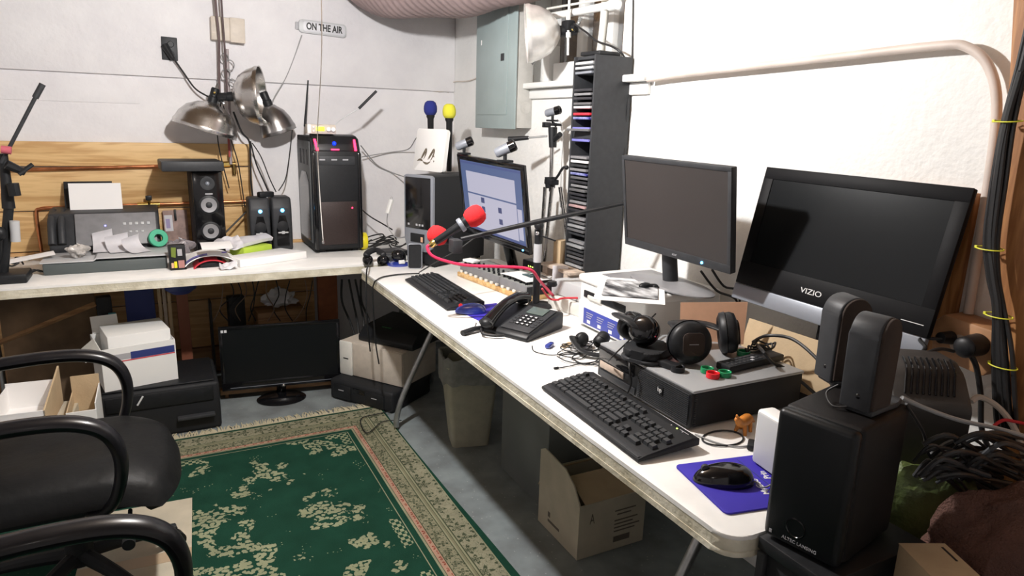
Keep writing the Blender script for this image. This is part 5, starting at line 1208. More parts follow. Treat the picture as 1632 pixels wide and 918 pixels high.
c1 = dep(1102, 530, 1.78)
cA = Vector((.345, .585, DT+.062)); 
print('dbg', c1)
headphones('large black gaming headset lying on the desktop computer, its ear cup facing the camera', tuple(Vector((c1.x, c1.y, DT+.060))), tuple(Vector((c1.x+.17, c1.y+.03, DT+.060))), (-.35, -.95, .12), (.75, -.6, .15), .058,
           [Vector((c1.x+.01, c1.y+.06, DT+.085)), Vector((c1.x+.07, c1.y+.13, DT+.070)), Vector((c1.x+.15, c1.y+.11, DT+.065))], 'black')
tg = thing('game_controller_pad', 'flat black rounded pad with a red light lying under the gaming headset', 'electronics', (c1.x-.06, c1.y+.06, DT))
F = fr(c1.x-.075, c1.y+.085, DT, 25)
MB(F).prism(rrect(-.06, .075, -.055, .055, .04, 8), .0115, .034, bev=.008).out('body', M['blackm'], tg)
MB(F).prism(rrect(-.064, .079, -.059, .059, .042, 8), .0025, .011, bev=.003).out('base_plate', M['char'], tg)
pl = dep(1068, 544, 1.75); MB(Matrix.Translation(F @ Vector((.050, -.050, .036)))).sph((0, 0, 0), .006, (1, 1, .5)).out('red_light', M['ledred'], tg)
# second pair lying behind it
headphones('smaller black over-ear headphones resting behind the gaming headset by the printer', tuple(F @ Vector((.00, .015, .078))), tuple(F @ Vector((.075, .085, .062))), (-.8, -.35, .45), (.6, .5, .3), .040,
           [F @ Vector((-.005, .05, .095)), F @ Vector((.03, .10, .092)), F @ Vector((.07, .12, .080))], 'gloss', emblem=False)
sheet('paper_sheet', 'white paper slip lying under the black pad on the desktop computer', fr(c1.x-.13, c1.y+.095, DT+.0005, -35), .17, .12, .001)
a_ = PZ(1024, 566, DT+.010); c_ = PZ(1082, 586, DT+.010)
F = axes((a_.x, a_.y, DT+.001), (c_.x-a_.x, c_.y-a_.y, 0), (0, 0, 1)); F = F @ Matrix.Rotation(R(-90), 4, 'X'); ln = math.hypot(c_.x-a_.x, c_.y-a_.y)
t = thing('remote_control', 'slim plain black remote lying at the left edge of the desktop computer top', 'remote control', (a_.x, a_.y, DT))
MB(F).box(-.005, ln, -.014, .014, 0, .016, .004).out('body', M['black'], t)
MB(F).cyl((.03, 0, .016), (.03, 0, .018), .008, n=18).out('button', M['char'], t)
def ring(label, px, py, mt, r=.0165):
    p = PZ(px, py, DT+.006)
    b = MB(Matrix.Translation((p.x, p.y, DT+.0005))); b.lathe([(r*.80, 0), (r, 0), (r*1.02, .006), (r, .013), (r*.86, .0135), (r*.78, .012), (r*.80, 0)], n=36)
    tag(b.out('silicone_ring', mt), label, 'ring')
ring('black round ring at the end of the slim remote', 1080, 588, M['black'], .018)
ring('green ring lying behind the red ring', 1127, 590, M['green'])
ring('red ring between the two green rings', 1136, 598, M['red'])
ring('green ring lying right beside the red ring, in front of the button remote', 1155, 596, M['green'])
ring('green ring lying alone behind the button remote', 1185, 563, M['green'], .018)
a_ = PZ(1152, 586, DT+.010); c_ = PZ(1238, 566, DT+.010)
F = axes((a_.x, a_.y, DT+.001), (c_.x-a_.x, c_.y-a_.y, 0), (0, 0, 1)); F = F @ Matrix.Rotation(R(-90), 4, 'X'); ln = math.hypot(c_.x-a_.x, c_.y-a_.y)
t = thing('remote_control', 'black remote with rows of buttons lying on the right of the desktop computer top', 'remote control', (a_.x, a_.y, DT))
MB(F).box(0, ln, -.024, .024, 0, .019, .004).out('body', M['black'], t)
for i in range(8):
    for j in range(3): MB(F).box(.012+i*.016, .022+i*.016, -.018+j*.013, -.009+j*.013, .019, .0205, .001).out('button', M['greyprint'] if (i, j) in ((5, 0), (6, 1)) else M['char'], t)
# peach card standing behind
F = axes(tuple(PY(1084, 512, .70)), PY(1190, 512, .62)-PY(1084, 512, .70), (0.02, .05, 1))
A_ = dep(1083, 520, 2.02); B_ = dep(1187, 522, 1.98)
F = axes(tuple(A_), B_-A_, (.03, .10, 1)); wc_ = (B_-A_).length
cc = tag(MB(F).prism([(0, -.05), (wc_*.985, -.05), (wc_*1.035, .076), (.002, .072)], 0, .002).out('peach_card', M['peach']), 'peach-coloured card propped upright behind the gaming headset', 'card')
F5 = axes(tuple(A_), B_-A_, (.03, .10, 1))
tag(MB(fr((A_.x+B_.x)/2, (A_.y+B_.y)/2+.012, ZT+.001, math.degrees(math.atan2((B_-A_).y, (B_-A_).x)))).box(-.07, .07, 0.004, .05, 0, A_.z-.052-ZT, .003).out('small_carton', M['tan']), 'small brown carton that holds up the peach card', 'box')
# glasses-like folded thing and cables on the right of the headset
p = PZ(1205, 560, DT+.01)
for i in range(4):
    pts = [p+Vector((.035*math.cos(a)+.01*i, .022*math.sin(a), .003+.006*math.sin(a*3+i)+.004*i)) for a in [2*PI*j/9+i for j in range(9)]]
    cable('looped_cable', 'black looped cord behind the button remote', pts, .0028, M['cable'], grp='cord loops behind the button remote')
cable('arched_cable', 'black cable arching over the leaning cardboard sheet', [PZ(1200, 545, DT+.02), PX(1222, 535, .60), PX(1262, 540, .62), PX(1300, 570, .60), PX(1320, 600, .55), PX(1330, 625, .50)], .0045, M['cable'])
cable('arched_cable', 'second dark cable curving low across the cardboard sheet', [PZ(1205, 548, DT+.012), PX(1216, 560, .52), PX(1232, 578, .56), PX(1255, 590, .60), (.66, .35, ZT+.03)], .0045, M['cable'])
# small headset on the table before the printer
p = PZ(928, 545, ZT+.02)
hc = dep(927, 533, 2.18)
c1 = PZ(927, 545, ZT+.02)
headphones('small black foam headset lying on the table in front of the white printer', (c1.x, c1.y, ZT+.030), (c1.x+.07, c1.y-.02, ZT+.030), (-.4, -.8, .5), (.7, .2, .5), .023,
           [Vector((c1.x-.045, c1.y-.01, ZT+.045)), Vector((c1.x-.05, c1.y-.08, ZT+.02)), Vector((c1.x+.01, c1.y-.12, ZT+.012)), Vector((c1.x+.06, c1.y-.07, ZT+.014))], 'black', arch_r=.005, emblem=False)
random.seed(3)
for i in range(9):
    cx, cy = PZ(random.uniform(905, 955), random.uniform(552, 578), ZT)[:2]
    a0 = random.random()*6; rr = random.uniform(.03, .065)
    pts = [(cx+rr*math.cos(a0+a)*(1+.25*math.sin(2*a+i)), cy+rr*.75*math.sin(a0+a)*(1+.2*math.cos(3*a)), ZT+.003+.004*(1+math.sin(a*2+i))) for a in [j*.75 for j in range(9)]]
    cable('headset_cable', 'thin tangled dark cord on the table in front of the white printer', pts, .0018, M['cable'], grp='tangle of cords before the white printer')
cable('plug_cable', 'thin cord with a small plug lying alone between the phone and the near keyboard', [PZ(886, 587, ZT+.004), PZ(905, 584, ZT+.004), PZ(925, 580, ZT+.004), PZ(945, 581, ZT+.004), PZ(958, 583, ZT+.004)], .0018, M['cable'])
tag(MB().cyl(PZ(883, 587, ZT+.004), PZ(890, 586, ZT+.004), .0035, n=10).out('audio_plug', M['black']), 'tiny black audio plug at the end of the lone thin cord', 'plug')
cable('inline_cable', 'thin cord looping from the blue inline control toward the headset', [PZ(848, 551, ZT+.003), PZ(852, 560, ZT+.003), PZ(880, 566, ZT+.003), PZ(905, 562, ZT+.003), PZ(930, 566, ZT+.003)], .0016, M['cable'])
p = PZ(876, 550, ZT+.008); tag(MB(fr(p.x, p.y, ZT+.001, 35)).box(-.022, .022, -.009, .009, 0, .014, .005).out('inline_control', M['bluegloss']), 'small blue inline volume control lying beside the desk phone', 'remote control')
p = PZ(893, 548, ZT+.006); tag(MB(fr(p.x+.02, p.y-.01, ZT+.001, 30)).box(-.03, .03, -.010, .010, 0, .004, .001).out('wooden_stick', M['tan']), 'flat brown stick lying beside the desk phone', 'stick')
cable('front_cable', 'black cord running down over the front of the desktop computer', [PZ(1048, 520, DT+.03), PZ(1020, 545, DT+.02), PZ(1008, 553, DT+.008), PX(1003, 580, .222), PX(1006, 610, .222), PX(1000, 628, .222)], .0028, M['cable'])
cable('front_cable', 'second black cord lying across the left front of the desktop computer', [PZ(1045, 500, DT+.05), PZ(1000, 545, DT+.030), PZ(978, 566, DT+.006), PX(970, 575, .228)], .0022, M['cable'])
# near mouse pad and mouse
A_ = PZ(1075, 744, ZT); B_ = PZ(1157, 822, ZT); d1 = Vector((A_.x-B_.x, A_.y-B_.y, 0)).normalized(); d2 = Vector((d1.y, -d1.x, 0))
F = Matrix(((d2.x, d1.x, 0, B_.x), (d2.y, d1.y, 0, B_.y), (0, 0, 1, ZT), (0, 0, 0, 1)))
wl = math.hypot(A_.x-B_.x, A_.y-B_.y)
t = thing('mouse_pad', 'blue mouse pad with white lettering at the near corner of the right table', 'mouse pad', (B_.x+.1, B_.y+.1, ZT))
MB(F).prism(rrect(0, .215, 0, wl, .010, 5), .0008, .0048, bev=.001).out('pad', M['blue'], t)
MB(F @ Matrix.Translation((.0, 0, .005))).box(.148, .150, .01, wl-.01, 0, .0004).out('seam_line', M['navy'], t)
q0, q1 = PZ(1223, 787, ZT+.0051), PZ(1202, 764, ZT+.0051); q0.z = q1.z = ZT+.0051; qd = q1-q0; F9 = axes(tuple((q0+q1)/2), qd, Vector((-qd.y, qd.x, 0)))
text('lettering', 'MyGoo', F9, .020, M['whiteprint'], t, bold=.0004)
text('lettering', 'Prin', F9 @ Matrix.Translation((.045, -.032, 0)), .020, M['whiteprint'], t, bold=.0004)
p = PZ(1150, 762, ZT+.012)
nm = mouse('black computer mouse on the near blue mouse pad', fr(p.x, p.y, ZT+.0052, 152), 1.05, M['gloss'], M['char'])
MB().tube([PZ(1192, 762, ZT+.012), PZ(1205, 768, ZT+.010), PZ(1222, 776, ZT+.010), (.32, .135, ZT+.008)], .0018, 8).out('cord', M['greycable'], nm)
# white standing drive box
F = fr(.255, .190, ZT, -8)
t = thing('external_drive', 'white and silver upright drive box standing between the mouse pad and the subwoofer', 'drive', (.28, .21, ZT))
MB(F).box(0, .045, -.11, .012, .006, .130, .008, 3).out('shell', M['white'], t)
MB(F).box(-.004, .004, -.105, .004, .010, .126, .004).out('front_plate', M['lgrey'], t)
MB(F).box(.010, .035, -.10, .0, 0, .007, .002).out('foot', M['grey'], t)
# orange toy
p = PZ(1185, 688, ZT); F = fr(p.x, p.y, ZT, 20)
t = thing('toy_dinosaur', 'small orange rubber toy animal standing against the desktop computer', 'toy', (p.x, p.y, ZT))
b = MB(F); b.tube([(-.045, 0, .048), (-.030, 0, .034), (-.012, 0, .030), (.012, 0, .030), (.03, 0, .024), (.055, 0, .010)], lambda q: .0035+.0105*math.sin(PI*min(1, q*1.05))**.8, 12, 6); b.out('body', M['orange'], t, ang=70)
for x, y in ((-.016, .008), (-.016, -.008), (.014, .008), (.014, -.008)): MB(F).cyl((x, y, .024), (x-.004, y*1.6, 0), .0055, .004, 10).out('leg', M['orange'], t)
b = MB(F); b.cyl((-.044, 0, .046), (-.052, 0, .060), .006, .002, 10); b.sph((-.046, 0, .047), .008, (1.2, .8, .8)); b.out('head', M['orange'], t)
pc = PZ(1152, 698, ZT+.003)
cable('wire_ring', 'thin black wire loop lying in front of the orange toy', [(pc.x+.055*math.cos(a), pc.y+.036*math.sin(a), ZT+.0025+.001*math.sin(2*a)) for a in [2*PI*j/14 for j in range(16)]], .0022, M['cable'])
cable('white_wire', 'pale wire lying on the table beside the black wire loop', [PZ(1108, 692, ZT+.003), PZ(1140, 705, ZT+.003), PZ(1175, 712, ZT+.003), PZ(1205, 708, ZT+.003)], .002, M['greycable'])
a_ = PZ(1190, 712, ZT+.008); tag(MB(fr(a_.x+.02, a_.y, ZT+.001, 40)).box(-.02, .02, -.012, .012, 0, .014, .004).out('black_adapter', M['black']), 'small black adapter behind the white drive box', 'adapter')
# far-corner clutter between the tower and the old computer
t = headphones('glossy black headphones at the far end of the right table', tuple(PZ(586, 414, ZT+.026)), tuple(PZ(612, 414, ZT+.026)), (-.3, -1, .3), (.3, -.9, .4), .026,
           [PZ(584, 405, ZT+.06), PZ(598, 398, ZT+.07), PZ(610, 404, ZT+.06)], 'gloss', arch_r=.007, emblem=False)
p = PZ(635, 422, ZT); 
t = thing('round_webcam', 'glossy dark blue round gadget on a base beside the old computer', 'electronics', (p.x, p.y, ZT))
MB(Matrix.Translation((p.x, p.y, ZT))).lathe([(0, 0), (.058, 0), (.058, .008), (.03, .018), (0, .018)], n=36).out('base', M['bluegloss'], t)
MB(Matrix.Translation((p.x, p.y, ZT))).sph((0, 0, .048), .036, (1, 1, .95)).out('dome', M['gloss'], t)
MB(Matrix.Translation((p.x, p.y, ZT))).box(-.012, .018, -.052, -.036, .014, .032, .003).out('white_label', M['whiteprint'], t)
F = axes(tuple(PZ(650, 428, ZT+.001)), PZ(673, 428, ZT+.001)-PZ(650, 428, ZT+.001), (.05, .06, 1))
t = thing('photo_stand', 'small dark glass frame with silver edge leaning on the old computer', 'frame', (.27, 2.40, ZT))
wf = (PZ(673, 428, ZT+.001)-PZ(650, 428, ZT+.001)).length
MB(F).prism(rrect(0, wf, 0, .125, .012, 5), -.005, 0, bev=.001).out('frame', M['silver'], t)
MB(F).prism(rrect(.003, wf-.004, .003, .121, .010, 5), .0002, .0012).out('glass_face', M['black'], t)
random.seed(11)
tag(MB(fr(.20, 2.70, ZT, 10)).box(0, .14, 0, .12, .001, .03, .006).out('router', M['black']), 'flat black router lying between the gaming tower and the old computer', 'router')
tag(MB(fr(.165, 2.60, ZT, -10)).box(0, .11, 0, .08, .001, .035, .010).out('adapter_block', M['char']), 'charcoal adapter block near the yellow tape roll', 'adapter')
for i in range(7):
    cx, cy = random.uniform(.22, .36), random.uniform(2.86, 3.12); rr = random.uniform(.04, .09)
    pts = [(cx+rr*math.cos(a+i), cy+rr*.6*math.sin(a+i), ZT+.006+.016*(1+math.sin(a*1.7+i))+.004*i) for a in [j*.8 for j in range(8)]]
    cable('corner_cable', 'black cord piled behind the flat router', pts, .004, M['cable'], grp='cords piled between the gaming tower and the old computer')
cable('corner_wire', 'cord running up from the gaming tower along the back wall', [PY(575, 232, 3.25), PY(600, 262, 3.33), PY(625, 275, YW-.008), PY(645, 282, 3.2)], .0035, M['greycable'])
cable('corner_wire', 'thin cord looping behind the white tile on the back wall', [PY(577, 250, 3.30), PY(620, 243, YW-.008), PY(650, 238, 3.30), PY(662, 222, 3.1), PY(668, 215, 3.0)], .003, M['greycable'])
cable('tower_cable', 'black cord slanting down from the gaming tower to the table', [PY(572, 330, 3.2), PY(590, 345, 3.18), PY(612, 358, 3.12), PY(625, 366, 3.05)], .004, M['cable'])
a_ = PY(618, 340, 2.95); c_ = PY(624, 318, 2.95)
t = thing('usb_stick', 'white stick hanging on a thin cord left of the old computer', 'usb stick', tuple(a_))
MB().cyl(a_, c_, .014, n=8).out('case', M['white'], t)
MB().tube([c_+Vector((.006*math.cos(a), 0, .006+.009*math.sin(a))) for a in [2*PI*j/8 for j in range(9)]], .0015, 6, 2).out('ring', M['steel'], t)
b = MB(); b.tube([a_, a_+Vector((-.005, 0, -.05)), PY(622, 368, 2.93), PY(632, 378, 2.90), PY(645, 378, 2.85)], .003, 8); b.out('cord', M['greycable'], t)
# cords over the far table edge
cable('edge_cable', 'black cord hanging over the far edge of the right table below the glossy headphones', [PZ(590, 416, ZT+.012), PX(586, 425, -.008), PX(584, 440, -.010), PX(584, 500, -.02), PX(590, 560, .0)], .0035, M['cable'])
cable('edge_cable', 'cord from the far keyboard curving down over the table edge', [PZ(668, 436, ZT+.02), PZ(640, 437, ZT+.005), PZ(612, 441, ZT+.005), PZ(601, 446, ZT+.005), PX(596, 452, -.008), PX(594, 470, -.012), PX(598, 540, .0), PX(604, 580, .02)], .0035, M['cable'])
cable('keyboard_cable', 'thin black cord rising from the far keyboard towards the boom microphone', [PZ(668, 434, ZT+.03), dep(700, 415, 2.7), dep(735, 395, 2.72), dep(765, 372, 2.75)], .003, M['cable'])
tt_ = [PZ(690, 440, ZT+.003), dep(712, 420, 2.82), dep(718, 400, 2.80)]

# ================================================================== near right corner
a0 = math.degrees(math.atan2(-.98, .2))
SB = fr(.078, -.003, ZT+.002, a0)              # local x along the front face (towards the viewer's right), y out to the depth
e1 = Vector((.2, -.98, 0)).normalized(); e2 = Vector((.98, .2, 0)).normalized()
SB = Matrix(((e1.x, e2.x, 0, .078), (e1.y, e2.y, 0, -.003), (0, 0, 1, ZT+.002), (0, 0, 0, 1)))
SW, SD, SH = .138, .192, .248
t = thing('subwoofer', 'black subwoofer box with a round port standing at the near end of the right table', 'speaker', tuple(SB @ Vector((SW/2, SD/2, 0))))
MB(SB).box(0, SW, .012, SD, 0, SH, .010, 3).out('cabinet', mat('black_satin_vinyl', (.008, .007, .007), .55, bump=.08, bs=500, spec=.25), t)
b = MB(SB); b.box(.001, SW-.001, -.012, .016, .001, SH-.001, .011, 4); b.out('front_baffle', mat('black_satin_front', (.006, .007, .008), .38, spec=.3), t)
Py = Matrix(((1, 0, 0, 0), (0, 0, -1, 0), (0, 1, 0, 0), (0, 0, 0, 1)))        # local z -> -y
MB(SB @ Matrix.Translation((.060, -.0118, .042)) @ Matrix(((1, 0, 0, 0), (0, 0, -1, 0), (0, 1, 0, 0), (0, 0, 0, 1)))).lathe([(.0185, -.001), (.0190, .0012), (.0165, .0016), (.0150, -.0005), (.004, -.0009), (0, -.001)], n=36).out('port', M['gloss'], t)
TF = SB @ Matrix(((1, 0, 0, .070), (0, 0, -1, -.0123), (0, 1, 0, .0155), (0, 0, 0, 1)))
text('brand_text', 'ALTEC LANSING', TF, .0086, M['greyprint'], t)
MB(SB).box(.014, .019, -.0128, -.0115, .0125, .0190).out('brand_mark', M['greyprint'], t)
for x, y in ((.015, .02), (SW-.025, .02), (.015, SD-.03), (SW-.025, SD-.03)): MB(SB).box(x, x+.012, y, y+.012, -.0015, .002).out('foot', M['black'], t)
t = thing('side_cabinet', 'black-framed cabinet that carries the subwoofer beside the table end', 'cabinet', (.2, -.08, 0))
MB().box(.070, .322, -.145, -.008, .02, .712, .003).out('body', M['blackm'], t)
MB().box(.062, .328, -.150, -.004, .713, .738, .003).out('top', M['black'], t)
for x, y in ((.058, -.024), (.058, -.150), (.312, -.150)): MB().box(x, x+.012, y, y+.016, 0, .712, .002).out('post', M['char'], t)
# satellites
def satellite(label, x, y, z, rz, lean=0):
    F = fr(x, y, z, rz, lean)
    t = thing('satellite_speaker', label, 'speaker', (x, y, z))
    pts = [(-.034, .006), (-.034, .136)] + [(-.034*math.cos(a), .136+.034*math.sin(a)) for a in [PI*k/12 for k in range(1, 12)]] + [(.034, .136), (.034, .006)]
    Mf = Matrix(((1, 0, 0, 0), (0, 0, 1, 0), (0, 1, 0, 0), (0, 0, 0, 1)))
    MB(F).prism(pts, .004, .056, M=Mf, bev=.004).out('housing', M['char'], t, ang=50)
    MB(F).prism([(a*.88, .012+(c-.006)*.955) for a, c in pts], -.001, .005, M=Mf, bev=.0015).out('grille', M['grille'], t, ang=50)
    b = MB(F); b.prism([(-.028, 0), (.060, .0), (.085, .004), (.090, .052), (.040, .064), (-.028, .05)], 0, .010, bev=.003); b.out('foot', M['char'], t)
    MB(F).sph((-.030, .025, .032), .006).out('cable_socket', M['gloss'], t)
    return t
zs = ZT+.002+SH
satellite('slim grey satellite speaker standing nearer the camera on the subwoofer', .198, -.105, zs+.001, 8, 0)
satellite('slim grey satellite speaker standing behind the nearer one on the subwoofer', .262, .006, zs+.001, -18, 0)
cable('satellite_cable', 'thin black cable running between the two satellite speakers', [(.185, -.03, zs+.03), (.17, -.02, zs+.014), (.15, -.05, zs+.004), (.165, -.075, zs+.012), (.170, -.09, zs+.03)], .0018, M['cable'])
# UPS
A_ = Vector((.425, .010, 0)); B_ = Vector((.545, -.080, 0)); ex = (B_-A_).normalized(); ey = Vector((-ex.y, ex.x, 0))
UF = Matrix(((ex.x, ey.x, 0, A_.x), (ex.y, ey.y, 0, A_.y), (0, 0, 1, ZT+.001), (0, 0, 0, 1))); UW = (B_-A_).length
t = thing('power_backup_unit', 'dark grey battery backup unit with curved vent slots behind the satellite speakers', 'battery backup', tuple(UF @ Vector((UW/2, .1, 0))))
Mx2 = Matrix(((0, 0, 1, 0), (1, 0, 0, 0), (0, 1, 0, 0), (0, 0, 0, 1)))
b = MB(UF); b.prism([(0, 0), (0, .185), (.055, .240), (.10, .256), (.185, .250), (.215, .225), (.215, 0)], 0, UW, M=Mx2, bev=.012); b.out('housing', mat('dusty_charcoal', (.042, .037, .034), .55, var=.2, vs=20), t, ang=40)
for i in range(9):
    x = .035+.0115*i
    pts = [(x-.012, .016, .205), (x-.006, .036, .224), (x, .056, .2435), (x+.004, .078, .2505), (x+.006, .098, .2565)]
    MB(UF).tube(pts, .0022, 6, 4).out('vent_slot', M['gloss'], t)
# sheaf under it: dark shelf
t = thing('storage_chest', 'dark low chest past the table end carrying the tangle of cables and the towel', 'chest', (.58, -.4, 0))
MB().prism([(.09, -.80), (.77, -.80), (.77, -.016), (.336, -.016), (.336, -.158), (.09, -.158)], 0, .60, bev=.004).out('body', M['blackm'], t)
# adapters in the outlet
c = PX(1506, 540, .745)
t = thing('plug', 'brown-black plug pushed into the left of the outlet box', 'plug', tuple(c))
b = MB(); b.cyl((.768, c.y, c.z), (.735, c.y+.005, c.z+.002), .016, .013, 14); b.out('plug_body', M['black'], t)
b = MB(); b.tube([(.738, c.y, c.z), (.70, c.y+.03, c.z-.004), PX(1475, 555, .66), PX(1455, 572, .60), PX(1438, 600, .55)], .004, 8); b.out('cord', M['cable'], t)
c = PX(1545, 552, .735)
t = thing('power_adapter', 'chunky black round power adapter plugged into the outlet box', 'adapter', tuple(c))
b = MB(); b.cyl((.768, c.y, c.z), (.715, c.y, c.z), .026, .024, 20); b.sph((.716, c.y, c.z), .0235, (.5, 1, 1)); b.out('adapter_body', M['black'], t)
b = MB(); b.tube([(.735, c.y-.005, c.z-.018), PX(1556, 585, .745), PX(1563, 630, .755), PX(1566, 690, .765), (.79, -.035, .72), (.80, -.10, .60)], .006, 8); b.out('cord', M['cable'], t)
cable('loose_cable', 'black cable lying across the top of the battery backup unit', [PX(1520, 560, .70), PX(1500, 556, .66), PX(1478, 562, .62), PX(1445, 575, .56)], .004, M['cable'])
# bundle of cables with yellow ties down the timber post
base_pts = [(1640, 60), (1624, 120), (1604, 200), (1590, 290), (1579, 380), (1582, 440), (1590, 490), (1594, 560), (1598, 640), (1604, 710)]
random.seed(5)
for k, (dx, rr) in enumerate(((-6, .0065), (0, .0075), (6, .006), (3, .0055), (11, .005))):
    pts = []
    for i, (x, y) in enumerate(base_pts):
        spread = 1.0 if i < 7 else 1.6
        pts.append(PX(x+dx*spread+2*math.sin(i*1.3+k), y, .745-.006*(k % 2)))
    cable('bundled_cable', 'black cable in the thick bundle running down the timber post', [(.745, pts[0].y-.02, 2.2)]+pts, rr, M['cable'], grp='bundle of black cables with yellow ties')
for i, (x, y) in enumerate(((1606, 193), (1577, 396), (1591, 503), (1598, 583))):
    labs = ['yellow cable tie topmost on the black bundle', 'yellow cable tie on the black bundle beside the large television', 'yellow cable tie on the black bundle level with the outlet box top', 'lowest yellow cable tie on the black bundle beside the outlet box']
    c = PX(x, y, .742)
    tie = MB(); tie.tube([c+Vector((.016*math.sin(a), .028*math.cos(a), .002*math.sin(a))) for a in [2*PI*j/12 for j in range(12)]], .0014, 6, 3, closed=True); tie.box(-.005, .001, .023, .029, -.003, .003, .001, M=Matrix.Translation(c))
    tag(tie.out('cable_tie', M['tieyellow']), labs[i], 'cable tie')
# pale thick cable and other runs in the corner
cable('pale_cable', 'thick pale cable arching right of the battery backup unit', [PX(1548, 640, .70), PX(1562, 633, .72), PX(1590, 648, .73), PX(1612, 675, .73), PX(1628, 710, .73), PX(1640, 760, .73)], .0065, M['whitecable'])
cable('crossing_cable', 'dark cable sagging across from the satellite speaker foot to the right edge', [(.285, -.085, zs+.010), PY(1478, 652, -.10), PY(1530, 670, -.12), PY(1590, 683, -.14), PY(1650, 700, -.16)], .0042, M['greycable'])
cable('drop_cable', 'thin black cable dropping from the satellite speaker foot over the green bag', [(.275, -.10, zs+.006), PY(1472, 690, -.11), PY(1478, 720, -.11), PY(1500, 745, -.12), PY(1535, 772, -.13), PY(1548, 800, -.14)], .0028, M['cable'])
cable('red_wire', 'short red wire showing among the cables at the right edge', [PY(1580, 682, -.06), PY(1598, 670, -.06), PY(1618, 672, -.07), PY(1645, 678, -.08)], .0035, M['redp'])
random.seed(21)
for i in range(44):
    x0 = random.uniform(1455, 1560); x1 = x0+random.uniform(70, 150); y0 = random.uniform(700, 770); y1 = y0+random.uniform(-10, 45); d_ = -.085-.007*(i % 9)
    ym = min(y0, y1)-random.uniform(4, 28)
    pts = [PY(x0, y0, d_), PY(x0*.7+x1*.3, ym, d_-.02), PY(x0*.35+x1*.65, (ym+y1)/2, d_-.01), PY(x1, y1, d_-.02)]
    pts = [Vector((min(p.x, .775), p.y, max(p.z, .612))) for p in pts]
    cable('tangled_cable', 'dark cable in the heap behind the brown towel', pts, random.choice((.003, .004, .005)), random.choice((M['cable'], M['cable'], M['cable'], M['char'], M['black'])), grp='heap of dark cables in the near right corner')
t = thing('charger_brick', 'dark power brick standing in the cable heap below the pale cable', 'adapter', (.70, -.07, .601))
c = PY(1560, 715, -.085)
MB(fr(.70, -.06, .6015, 20)).box(-.03, .03, -.02, .02, 0, .17, .008).out('brick', M['black'], t)
# green bag
c = PY(1500, 760, -.10)
def lump(sx_, sy_, sz_, seed, amp=.35, fr_=1.6):
    def f(u, v):
        th, ph = 2*PI*u, PI*v; n = Vector((math.cos(th)*math.sin(ph), math.sin(th)*math.sin(ph), math.cos(ph)))
        k = 1+amp*noise.noise(n*fr_+Vector((seed, seed*2, 0)))+amp*.35*noise.noise(n*fr_*3.1+Vector((seed, 0, seed)))
        return (sx_*n.x*k, sy_*n.y*k, sz_*(-n.z*k)*(.55 if -n.z < 0 else 1))
    return f
b = MB(UF @ Matrix.Translation((.075, -.050, -.035))); b.grid(lump(.095, .032, .125, 3), 32, 20); tag(b.out('green_bag', mat('olive_green_bag', (.10, .14, .04), .5, var=.4, vs=18, bump=.5, bs=50)), 'dull green crumpled bag under the cables in the near right corner', 'bag')
c = PY(1590, 800, -.27)
b = MB(fr(.475, -.225, .70, -30)); b.grid(lump(.155, .085, .135, 8, .28, 1.4), 48, 30); tag(b.out('towel', M['fabric']), 'crumpled brown towel heaped at the lower right corner', 'towel')
c1 = Vector((.318, -.085)); exb = Vector((.87, -.49, 0)); eyb = Vector((-.49, -.87, 0))
exb = Vector((.90, -.43, 0)); eyb = Vector((-.43, -.90, 0))
BF = Matrix(((exb.x, eyb.x, 0, .222), (exb.y, eyb.y, 0, -.160), (0, 0, 1, .601), (0, 0, 0, 1)))
t = thing('small_carton', 'plain pale brown cardboard box at the bottom edge beside the subwoofer', 'box', tuple(BF @ Vector((.045, .08, 0))))
MB(BF).box(0, .080, 0, .15, 0, .170, .002).out('carton', M['tan'], t)
MB(BF).box(-.001, .081, .0, .151, .170, .1725, .001).out('lid', M['tan'], t)
MB(BF).box(.066, .070, .012, .050, .1725, .1730).out('slot', M['black'], t)

# ================================================================== under the tables
# trash can
BFm = fr(.35, 1.93, 0, -14)
t = thing('waste_bin', 'beige waste bin lined with a grey plastic bag under the right table', 'waste bin', (.35, 1.93, .0))
b = MB(BFm)
lo = rrect(-.085, .085, -.075, .075, .02, 4); hi = rrect(-.125, .125, -.105, .105, .025, 4); n = len(lo)
vl = [b.bm.verts.new((x, y, 0.001)) for x, y in lo]; vh = [b.bm.verts.new((x, y, .40)) for x, y in hi]; vi = [b.bm.verts.new((x*.97, y*.97, .40)) for x, y in hi]; vb = [b.bm.verts.new((x*.96, y*.96, .01)) for x, y in lo]
b.bm.faces.new(vl[::-1]); b.bm.faces.new(vb)
for i in range(n):
    j = (i+1) % n
    b.bm.faces.new((vl[i], vl[j], vh[j], vh[i])); b.bm.faces.new((vh[i], vh[j], vi[j], vi[i])); b.bm.faces.new((vi[i], vi[j], vb[j], vb[i]))
b._fin(b.bm.verts[:]); b.out('bin', M['bin'], t)
def bag(u, v):
    a = 2*PI*u; k = 1+.05*noise.noise(Vector((math.cos(a)*4, math.sin(a)*4, v*2)))
    cx = .130*max(-1, min(1, 1.25*math.cos(a))); cy = .110*max(-1, min(1, 1.25*math.sin(a)))
    z = .405+.03*math.sin(v*PI)+.02*noise.noise(Vector((math.cos(a)*5, math.sin(a)*5, 3))) - (.09 if v > .99 else 0) - (.06 if v < .01 else 0)
    s_ = (.93 if v < .35 else (1.03 if v > .6 else .98))
    return (cx*k*s_, cy*k*s_, z)
b = MB(BFm); b.grid(bag, 40, 6); b.out('liner_bag', M['trash'], t, ang=70)
t = thing('filing_cabinet', 'plain dark grey cabinet standing on the floor between the waste bin and the open carton', 'cabinet', (.55, 1.43, 0))
